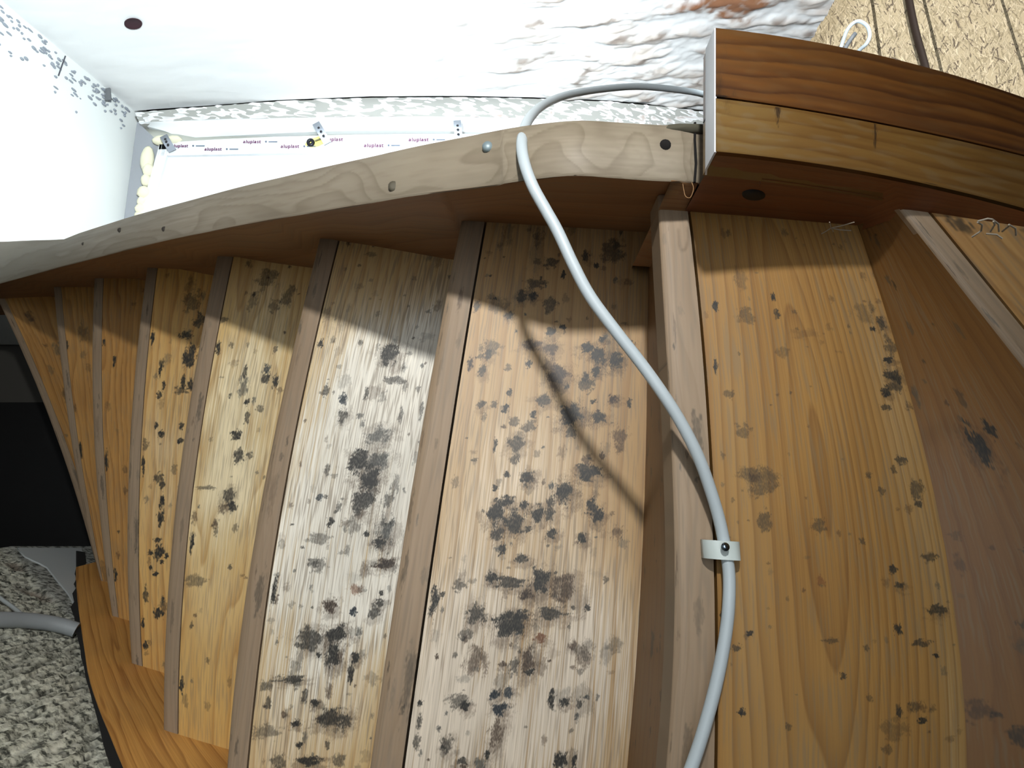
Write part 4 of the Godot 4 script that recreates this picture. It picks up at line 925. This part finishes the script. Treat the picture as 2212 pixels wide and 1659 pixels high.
	var so := [Vector3(-1.0272, 0.5855, 0.0587), Vector3(-0.9533, 0.694, 0.0901), Vector3(-0.9289, 0.7344, 0.101), Vector3(-0.9092, 0.7574, 0.1087), Vector3(-0.8919, 0.7915, 0.117), Vector3(-0.8763, 0.8072, 0.1229), Vector3(-0.8614, 0.8402, 0.1304), Vector3(-0.8326, 0.8769, 0.1421), Vector3(-0.8195, 0.9065, 0.1488), Vector3(-0.7913, 0.9372, 0.1596), Vector3(-0.7614, 0.9785, 0.172), Vector3(-0.7272, 1.0216, 0.1858), Vector3(-0.7032, 1.0511, 0.1954), Vector3(-0.681, 1.0819, 0.2047), Vector3(-0.66, 1.1064, 0.2129), Vector3(-0.6388, 1.135, 0.2217), Vector3(-0.6112, 1.1671, 0.2325), Vector3(-0.589, 1.1946, 0.2414), Vector3(-0.5691, 1.2181, 0.2493), Vector3(-0.5437, 1.2493, 0.2594), Vector3(-0.5134, 1.2872, 0.2716), Vector3(-0.4963, 1.3067, 0.2783), Vector3(-0.4797, 1.3239, 0.2846), Vector3(-0.4486, 1.3562, 0.2964), Vector3(-0.3972, 1.4088, 0.3158), Vector3(-0.3603, 1.4391, 0.329), Vector3(-0.2913, 1.4964, 0.3536), Vector3(-0.2234, 1.5401, 0.3765)]
	var si := [Vector3(-1.0196, 0.5923, 0.0585), Vector3(-0.9462, 0.7005, 0.0898), Vector3(-0.9202, 0.7382, 0.1007), Vector3(-0.9025, 0.7639, 0.1082), Vector3(-0.8821, 0.7935, 0.1169), Vector3(-0.8688, 0.8123, 0.1224), Vector3(-0.8496, 0.8394, 0.1305), Vector3(-0.8222, 0.8779, 0.142), Vector3(-0.8046, 0.902, 0.1493), Vector3(-0.7794, 0.9363, 0.1597), Vector3(-0.7493, 0.9774, 0.1722), Vector3(-0.7162, 1.0217, 0.1858), Vector3(-0.6934, 1.0524, 0.1952), Vector3(-0.6707, 1.0827, 0.2045), Vector3(-0.6513, 1.1086, 0.2125), Vector3(-0.6298, 1.1368, 0.2213), Vector3(-0.6025, 1.169, 0.2321), Vector3(-0.5796, 1.196, 0.2411), Vector3(-0.5592, 1.2191, 0.249), Vector3(-0.532, 1.2489, 0.2595), Vector3(-0.4989, 1.2849, 0.2723), Vector3(-0.4812, 1.3042, 0.2791), Vector3(-0.4648, 1.3216, 0.2853), Vector3(-0.4332, 1.3537, 0.2972), Vector3(-0.3785, 1.4048, 0.3174), Vector3(-0.3421, 1.4356, 0.3305), Vector3(-0.2699, 1.4919, 0.3559), Vector3(-0.2141, 1.5408, 0.3761)]
	slab(st, [si, so], Vector3(0, -0.03, 0.004)); put("foam_seal", st, flat_mat(Color(0.035, 0.04, 0.042), 0.95), s).set_meta("label", "ragged black foam strip along the string")

func near_x(a: Array, x: float) -> Vector3:
	for i in a.size() - 1:
		var p: Vector3 = a[i]
		var q: Vector3 = a[i + 1]
		if (x <= p.x and x >= q.x) or i == a.size() - 2:
			return p.lerp(q, clampf((p.x - x) / maxf(p.x - q.x, 0.0001), -0.5, 1.5))
		if i == 0 and x > p.x:
			return p.lerp(q, (p.x - x) / (p.x - q.x))
	return a[0]

# ---------------------------------------------------------------- laminated beam on the upper string
func build_beam() -> void:
	var lo := [Vector3(0.1308, 1.8141, -0.2342), Vector3(0.1478, 1.8104, -0.2348), Vector3(0.1739, 1.8048, -0.235), Vector3(0.2006, 1.7992, -0.2346), Vector3(0.2313, 1.7929, -0.2333), Vector3(0.2591, 1.7873, -0.2313), Vector3(0.2873, 1.7817, -0.2286), Vector3(0.3196, 1.7754, -0.2247), Vector3(0.3561, 1.7684, -0.2191), Vector3(0.4007, 1.76, -0.2108), Vector3(0.4612, 1.7488, -0.197)]
	var mid := [Vector3(0.1333, 1.8141, -0.2741), Vector3(0.1506, 1.8104, -0.2744), Vector3(0.1772, 1.8048, -0.2744), Vector3(0.2043, 1.7992, -0.2738), Vector3(0.2355, 1.7929, -0.2725), Vector3(0.2638, 1.7873, -0.2707), Vector3(0.2925, 1.7817, -0.2684), Vector3(0.3254, 1.7754, -0.2652), Vector3(0.3627, 1.7684, -0.2606), Vector3(0.4082, 1.76, -0.254), Vector3(0.4703, 1.7488, -0.243)]
	var hi := [Vector3(0.1367, 1.8141, -0.3271), Vector3(0.1545, 1.8104, -0.328), Vector3(0.1817, 1.8048, -0.3287), Vector3(0.2095, 1.7992, -0.3285), Vector3(0.2414, 1.7929, -0.327), Vector3(0.2702, 1.7873, -0.3246), Vector3(0.2994, 1.7817, -0.3211), Vector3(0.3328, 1.7754, -0.316), Vector3(0.3703, 1.7684, -0.3087), Vector3(0.4159, 1.76, -0.2978), Vector3(0.4776, 1.7488, -0.2794)]
	var foot := [Vector3(0.1408, 1.7, -0.2501), Vector3(0.1633, 1.7, -0.248), Vector3(0.1932, 1.7, -0.2456), Vector3(0.223, 1.7, -0.2427), Vector3(0.2528, 1.7, -0.2399), Vector3(0.2799, 1.7, -0.2375), Vector3(0.2824, 1.755, -0.2244), Vector3(0.3093, 1.755, -0.2204), Vector3(0.3355, 1.755, -0.216), Vector3(0.3713, 1.755, -0.2099), Vector3(0.4552, 1.755, -0.196)]
	var t := thing("laminated_beam", "thick curved two-board wooden beam at top right with a white left end", "beam", Vector3(0.1669, 1.84, -0.2488))
	var m1 := tex_mat(wood(1000, 150, Vector2(0.55, 0.045), {"seed": 51, "along_x": true, "light": Color(0.44, 0.27, 0.09), "dark": Color(0.25, 0.13, 0.035), "ring": 290.0, "warp": 0.22, "contrast": 1.5, "dirt": 0.1, "blobs": [[0.0, 0.2, 0.6, 0.5, 0.45]], "worn": Color(0.38, 0.27, 0.14), "spots": [[0.025, 0.93, 0.03, 0.2, 0.85, 1]]}), 0.45)
	var m2 := tex_mat(wood(1000, 150, Vector2(0.55, 0.045), {"seed": 52, "along_x": true, "light": Color(0.46, 0.34, 0.16), "dark": Color(0.34, 0.22, 0.08), "ring": 250.0, "warp": 0.25, "contrast": 1.0, "dirt": 0.25, "blobs": [[0.05, 0.5, 0.2, 0.7, 0.5]], "worn": Color(0.47, 0.40, 0.25), "spots": [[0.02, 0.06, 0.03, 0.14, 0.8, 1], [0.2, 0.35, 0.006, 0.08, 0.7, 1], [0.45, 0.4, 0.005, 0.09, 0.6, 1], [0.6, 0.8, 0.02, 0.05, 0.5, 1]]}), 0.45)
	var g := 0.0007
	for k in 2:
		var e0: Array = resample(hi if k == 0 else mid, 30)
		var e1: Array = resample(mid if k == 0 else lo, 30)
		var rows := [[], [], [], []]
		for i in 31:
			var p: Vector3 = e0[i]
			var q: Vector3 = e1[i]
			var d := (q - p).normalized() * g
			rows[0].append(p + d + Vector3(0, -0.0008, 0)); rows[1].append(p + d * 2.6); rows[2].append(q - d * 2.6); rows[3].append(q - d + Vector3(0, -0.0008, 0))
		var st := new_st(); slab(st, rows, Vector3(0, -0.03, 0))
		put("board", st, m1 if k == 0 else m2, t)
	# dark body below, flush with the stair side
	var body := tex_mat(wood(700, 200, Vector2(0.55, 0.2), {"seed": 53, "along_x": true, "light": Color(0.50, 0.29, 0.14), "dark": Color(0.36, 0.18, 0.08), "ring": 50.0, "contrast": 0.7, "dirt": 0.2}), 0.5)
	var st2 := new_st()
	var fl := []; var h2 := []; var l2 := []
	for i in lo.size():
		l2.append(lo[i] + Vector3(0, -0.0275, -0.0002)); fl.append(foot[i] + Vector3(0, -0.02, 0)); h2.append(hi[i] + Vector3(0, -0.0275, 0.012))
	var up := []
	for i in lo.size(): up.append(lo[i] + Vector3(0, -0.0015, 0.0016))
	sheet(st2, [up, foot, fl])
	var back_top := []; var back_low := []; var shoulder := []
	for i in range(2, lo.size()):
		back_top.append(h2[i]); back_low.append(h2[i] + Vector3(0, -0.22, 0)); shoulder.append(l2[i])
	sheet(st2, [shoulder, back_top, back_low])
	sheet(st2, [[l2[2], h2[2]], [foot[2] + Vector3(0, 0, -0.004), back_low[0]]])
	put("body", st2, body, t)
	st2 = new_st()
	lathe(st2, Vector3(0.1794, 1.7463, -0.2398), Vector3(-0.0116, -0.1021, 0.9947), [[0.0075, -0.002], [0.0072, 0.0004], [0.0, 0.0006]], 24, 1.6)
	put("knot", st2, flat_mat(Color(0.05, 0.035, 0.025), 0.7), t).set_meta("label", "dark oval knot below the beam")
	# end grain coloured white for the light falling on it
	var st3 := new_st()
	var p0: Vector3 = hi[0]
	var p1: Vector3 = lo[0]
	var w := (p1 - p0).normalized()
	var rows3 := [[p0 + w * 0.0005 + Vector3(-0.0008, -0.0012, 0), p1 - w * 0.0005 + Vector3(-0.0008, -0.0012, 0)], [p0 + Vector3(-0.0008, -0.0215, 0), p1 + Vector3(-0.0008, -0.0215, 0)], [p0 + Vector3(0.001, -0.029, 0), p1 + Vector3(0.001, -0.029, 0)]]
	slab(st3, rows3, Vector3(0.0014, 0, 0))
	put("end_face", st3, flat_mat(Color(0.85, 0.86, 0.88), 0.7), t).set_meta("label", "end of the beam, coloured white as if brightly lit")

# ---------------------------------------------------------------- cables
func build_cables() -> void:
	var grey := flat_mat(Color(0.68, 0.72, 0.74), 0.45)
	var t := thing("cable", "long pale grey cable looping over the string board and across the treads", "cable", Vector3(0.1029, 1.71, -0.1147))
	var st := new_st(); tube(st, smooth_path([Vector3(0.3265, 1.28, -0.6422), Vector3(0.2831, 1.34, -0.6124), Vector3(0.2437, 1.37, -0.5984), Vector3(0.1786, 1.4, -0.5832), Vector3(0.1202, 1.45, -0.544), Vector3(0.0661, 1.52, -0.4854), Vector3(0.0323, 1.6, -0.4167), Vector3(0.0145, 1.68, -0.3466), Vector3(0.0079, 1.732, -0.295), Vector3(0.0087, 1.747, -0.2682), Vector3(0.015, 1.75, -0.2458), Vector3(0.0252, 1.748, -0.2264), Vector3(0.0336, 1.746, -0.2109), Vector3(0.0453, 1.743, -0.185), Vector3(0.0569, 1.74, -0.163), Vector3(0.0751, 1.737, -0.1376), Vector3(0.0931, 1.734, -0.1142), Vector3(0.1091, 1.732, -0.0908), Vector3(0.1223, 1.728, -0.0697), Vector3(0.1339, 1.723, -0.047), Vector3(0.1426, 1.717, -0.0244), Vector3(0.1485, 1.713, -0.0049), Vector3(0.1521, 1.711, 0.0146), Vector3(0.1538, 1.711, 0.0337), Vector3(0.1514, 1.713, 0.0554), Vector3(0.1474, 1.713, 0.0768), Vector3(0.141, 1.713, 0.1008), Vector3(0.1332, 1.713, 0.1242), Vector3(0.1237, 1.713, 0.1486), Vector3(0.1114, 1.713, 0.1752), Vector3(0.0963, 1.713, 0.2052), Vector3(0.0859, 1.713, 0.237), Vector3(0.0816, 1.713, 0.2703)], 6), 0.0044, 16); put("sheath", st, grey, t)
	t = thing("cable", "loose grey cable end curled into a loop above the laminated beam", "cable", Vector3(0.8937, 0.7, -1.2454))
	st = new_st(); tube(st, smooth_path([Vector3(1.1372, 0.06, -1.4228), Vector3(1.0088, 0.3, -1.3296), Vector3(0.845, 0.65, -1.1603), Vector3(0.8252, 0.73, -1.1627), Vector3(0.8267, 0.75, -1.1812), Vector3(0.8332, 0.77, -1.2045), Vector3(0.8524, 0.78, -1.2171), Vector3(0.8678, 0.79, -1.1968), Vector3(0.8666, 0.8, -1.1624), Vector3(0.8561, 0.8, -1.1379), Vector3(0.8506, 0.78, -1.1373), Vector3(0.8446, 0.74, -1.1389), Vector3(0.848, 0.65, -1.1533), Vector3(0.9903, 0.35, -1.3028), Vector3(1.1557, 0.06, -1.4414)], 6), 0.0044, 12); put("sheath", st, grey, t)
	st = new_st(); tube(st, smooth_path([Vector3(0.8561, 0.76, -1.1996), Vector3(0.8484, 0.755, -1.1904), Vector3(0.8407, 0.74, -1.1787), Vector3(0.8334, 0.72, -1.1612), Vector3(0.8311, 0.66, -1.1528), Vector3(1.0013, 0.3, -1.3296), Vector3(1.1039, 0.06, -1.4228)], 4), 0.0052, 12); put("cut_end", st, flat_mat(Color(0.45, 0.46, 0.47), 0.6), t)
	t = thing("conduit", "thick grey cable fixed along the rough rendered wall at lower left", "cable", Vector3(-0.8111, 1.004, 0.1624))
	st = new_st(); tube(st, smooth_path([Vector3(-0.8362, 1.1162, 0.1424), Vector3(-0.8216, 1.0772, 0.1483), Vector3(-0.8084, 1.0427, 0.1535), Vector3(-0.7892, 1.0132, 0.1612), Vector3(-0.7708, 0.9979, 0.1685), Vector3(-0.7597, 0.9933, 0.173), Vector3(-0.751, 0.99, 0.1765)], 5), 0.0125, 14); put("sheath", st, flat_mat(Color(0.55, 0.57, 0.58), 0.55), t)
	t = thing("thin_wire", "thin white wire slanting down to the thick cable on the rough wall", "wire", Vector3(-0.872, 0.9856, 0.1381))
	st = new_st(); tube(st, smooth_path([Vector3(-0.9583, 0.9501, 0.1007), Vector3(-0.898, 0.9806, 0.1247), Vector3(-0.8666, 0.993, 0.1373), Vector3(-0.8334, 1.0086, 0.1506)], 4), 0.0035, 8); put("sheath", st, flat_mat(Color(0.6, 0.62, 0.62), 0.6), t)
	# cable clip
	var c := Vector3(0.1506, 1.71, 0.0178)
	t = thing("cable_clip", "white plastic cable clip with a nail, holding the cable on the tread edge", "clip", Vector3(c.x, Y0 - 0.5, c.z))
	st = new_st()
	var prof := PackedVector2Array([Vector2(-0.0135, 0.0), Vector2(-0.0135, 0.006), Vector2(-0.011, 0.0115), Vector2(-0.006, 0.0155), Vector2(0.006, 0.0155), Vector2(0.011, 0.0115), Vector2(0.0132, 0.005), Vector2(0.0132, 0.003), Vector2(0.0075, 0.003), Vector2(0.0075, 0.0085), Vector2(0.0045, 0.0112), Vector2(-0.0015, 0.0112), Vector2(-0.0038, 0.0085), Vector2(-0.0038, 0.0)])
	var base := Vector3(c.x + 0.0005, Y0 - 0.4985, c.z - 0.007)
	plate(st, prof, base, Vector3(1, 0, 0.06).normalized(), Vector3.UP, Vector3(0, 0, 0.013))
	put("body", st, flat_mat(Color(0.76, 0.8, 0.79), 0.45), t)
	st = new_st()
	var nl := base + Vector3(-0.0025, 0.0155, 0.0045)
	lathe(st, nl, Vector3(0.05, 1, -0.12), [[0.0013, 0.0], [0.0013, 0.004], [0.0028, 0.0045], [0.003, 0.0058], [0.0, 0.0062]], 12)
	put("nail", st, flat_mat(Color(0.55, 0.62, 0.68), 0.22, 1.0), t)

# ---------------------------------------------------------------- small things
func build_small_things() -> void:
	# key on the window film
	var c := Vector3(-0.6763, 0.142, -1.2903)
	var t := thing("key", "small dark grey key with a round bow lying on the printed white frame", "key", c)
	var dark := flat_mat(Color(0.12, 0.125, 0.15), 0.4, 0.5)
	var bow := Vector3(-0.6901, 0.142, -1.2833)
	var tip := Vector3(-0.6499, 0.142, -1.3009)
	var st := new_st()
	var ring := []
	for i in 25:
		var w := TAU * i / 24.0
		ring.append(bow + Vector3(cos(w) * 0.0085, 0.001, sin(w) * 0.0095))
	tube(st, PackedVector3Array(ring), 0.0058, 8)
	put("bow", st, dark, t)
	st = new_st(); tube(st, PackedVector3Array([bow.lerp(tip, 0.35), bow.lerp(tip, 0.7), tip]), 0.0028, 8); put("shaft", st, flat_mat(Color(0.35, 0.34, 0.25), 0.4, 0.6), t)
	st = new_st(); box(st, tip + Vector3(0.004, 0, -0.007), Vector3(0.012, 0.004, 0.012), Basis(Vector3.UP, 0.5)); put("bit", st, dark, t)
	t = thing("glow_patch", "pale yellow patch standing for the glow around the key", "glow_patch", bow.lerp(tip, 0.5))  # yellow glow round the key, made as a thin coloured patch
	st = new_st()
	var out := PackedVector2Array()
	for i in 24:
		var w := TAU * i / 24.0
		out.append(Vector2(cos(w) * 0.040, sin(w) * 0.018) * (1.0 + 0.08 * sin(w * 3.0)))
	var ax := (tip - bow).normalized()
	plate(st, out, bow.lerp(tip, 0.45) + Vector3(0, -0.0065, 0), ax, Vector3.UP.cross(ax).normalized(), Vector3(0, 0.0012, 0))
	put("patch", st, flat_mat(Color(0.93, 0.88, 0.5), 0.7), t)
	# metal tab and a hair-thin wire stub at the wall corner
	var tb := Vector3(-1.3747, 0.2097, -1.4209)
	t = thing("wall_tab", "small grey metal tab sticking out of the white wall corner", "bracket", tb)
	st = new_st(); box(st, tb + Vector3(0.012, 0.0, 0.0), Vector3(0.02, 0.006, 0.045), Basis(Vector3(0, 1, 0), 0.2)); put("plate", st, flat_mat(Color(0.45, 0.46, 0.47), 0.5, 0.3), t)
	var h0 := Vector3(-1.4055, 0.3749, -1.4385); var h1 := Vector3(-1.4049, 0.3862, -1.3952); var h2 := Vector3(-1.4037, 0.3925, -1.3562)
	t = thing("wire_stub", "thin dark wire stub on the white wall near the corner", "wire", h1)
	st = new_st(); tube(st, PackedVector3Array([h0 + Vector3(0.006, 0, 0), h1 + Vector3(0.008, 0, 0), h2 + Vector3(0.006, 0, 0)]), 0.0022, 6); put("strand", st, flat_mat(Color(0.3, 0.3, 0.33), 0.8), t)
	# cobwebs
	var web := flat_mat(Color(0.62, 0.58, 0.52), 0.9)
	t = thing("cobweb", "fine cobweb threads in the dark corner above the wide right tread", "cobweb", Vector3(0.2514, 1.73, -0.2221))
	st = new_st()
	for pr in [[Vector3(0.2425, 1.73, -0.221), Vector3(0.2495, 1.75, -0.2163)], [Vector3(0.2425, 1.73, -0.221), Vector3(0.2629, 1.72, -0.2237)], [Vector3(0.2316, 1.75, -0.2163), Vector3(0.2439, 1.73, -0.2183)], [Vector3(0.24, 1.72, -0.221), Vector3(0.2428, 1.73, -0.2213)]]:
		tube(st, PackedVector3Array([pr[0], (pr[0] as Vector3).lerp(pr[1], 0.5) + Vector3(0, -0.001, 0), pr[1]]), 0.00045, 5)
	put("threads", st, web, t)
	t = thing("cobweb", "pale crinkled cobweb shred on the uppermost tread at the right edge", "cobweb", Vector3(0.2501, 1.88, -0.1499))
	st = new_st()
	for pr in [[Vector3(0.2415, 1.88, -0.1538), Vector3(0.2503, 1.87, -0.1538)], [Vector3(0.2416, 1.88, -0.1543), Vector3(0.2494, 1.88, -0.1554)], [Vector3(0.2494, 1.88, -0.1554), Vector3(0.2596, 1.87, -0.1533)], [Vector3(0.2498, 1.88, -0.1543), Vector3(0.2552, 1.87, -0.1533)], [Vector3(0.2614, 1.87, -0.1533), Vector3(0.2576, 1.88, -0.1525)], [Vector3(0.2576, 1.88, -0.1525), Vector3(0.2684, 1.87, -0.1512)], [Vector3(0.2486, 1.865, -0.1524), Vector3(0.2503, 1.87, -0.1538)], [Vector3(0.2564, 1.865, -0.1543), Vector3(0.2647, 1.865, -0.1516)]]:
		tube(st, PackedVector3Array([pr[0], (pr[0] as Vector3).lerp(pr[1], 0.5) + Vector3(0, 0.002, 0), pr[1]]), 0.0005, 5)
	put("threads", st, web, t)
	t = thing("thread_loop", "thin brown fibre hanging in a loop below the string board end", "thread", Vector3(0.1294, 1.75, -0.242))
	st = new_st(); tube(st, smooth_path([Vector3(0.1268, 1.748, -0.248), Vector3(0.1261, 1.752, -0.241), Vector3(0.1263, 1.755, -0.2342), Vector3(0.1293, 1.755, -0.2331), Vector3(0.1318, 1.754, -0.2373), Vector3(0.1336, 1.751, -0.2434), Vector3(0.1334, 1.748, -0.2491)], 4), 0.0003, 5); put("fibre", st, flat_mat(Color(0.55, 0.42, 0.28), 0.9), t)
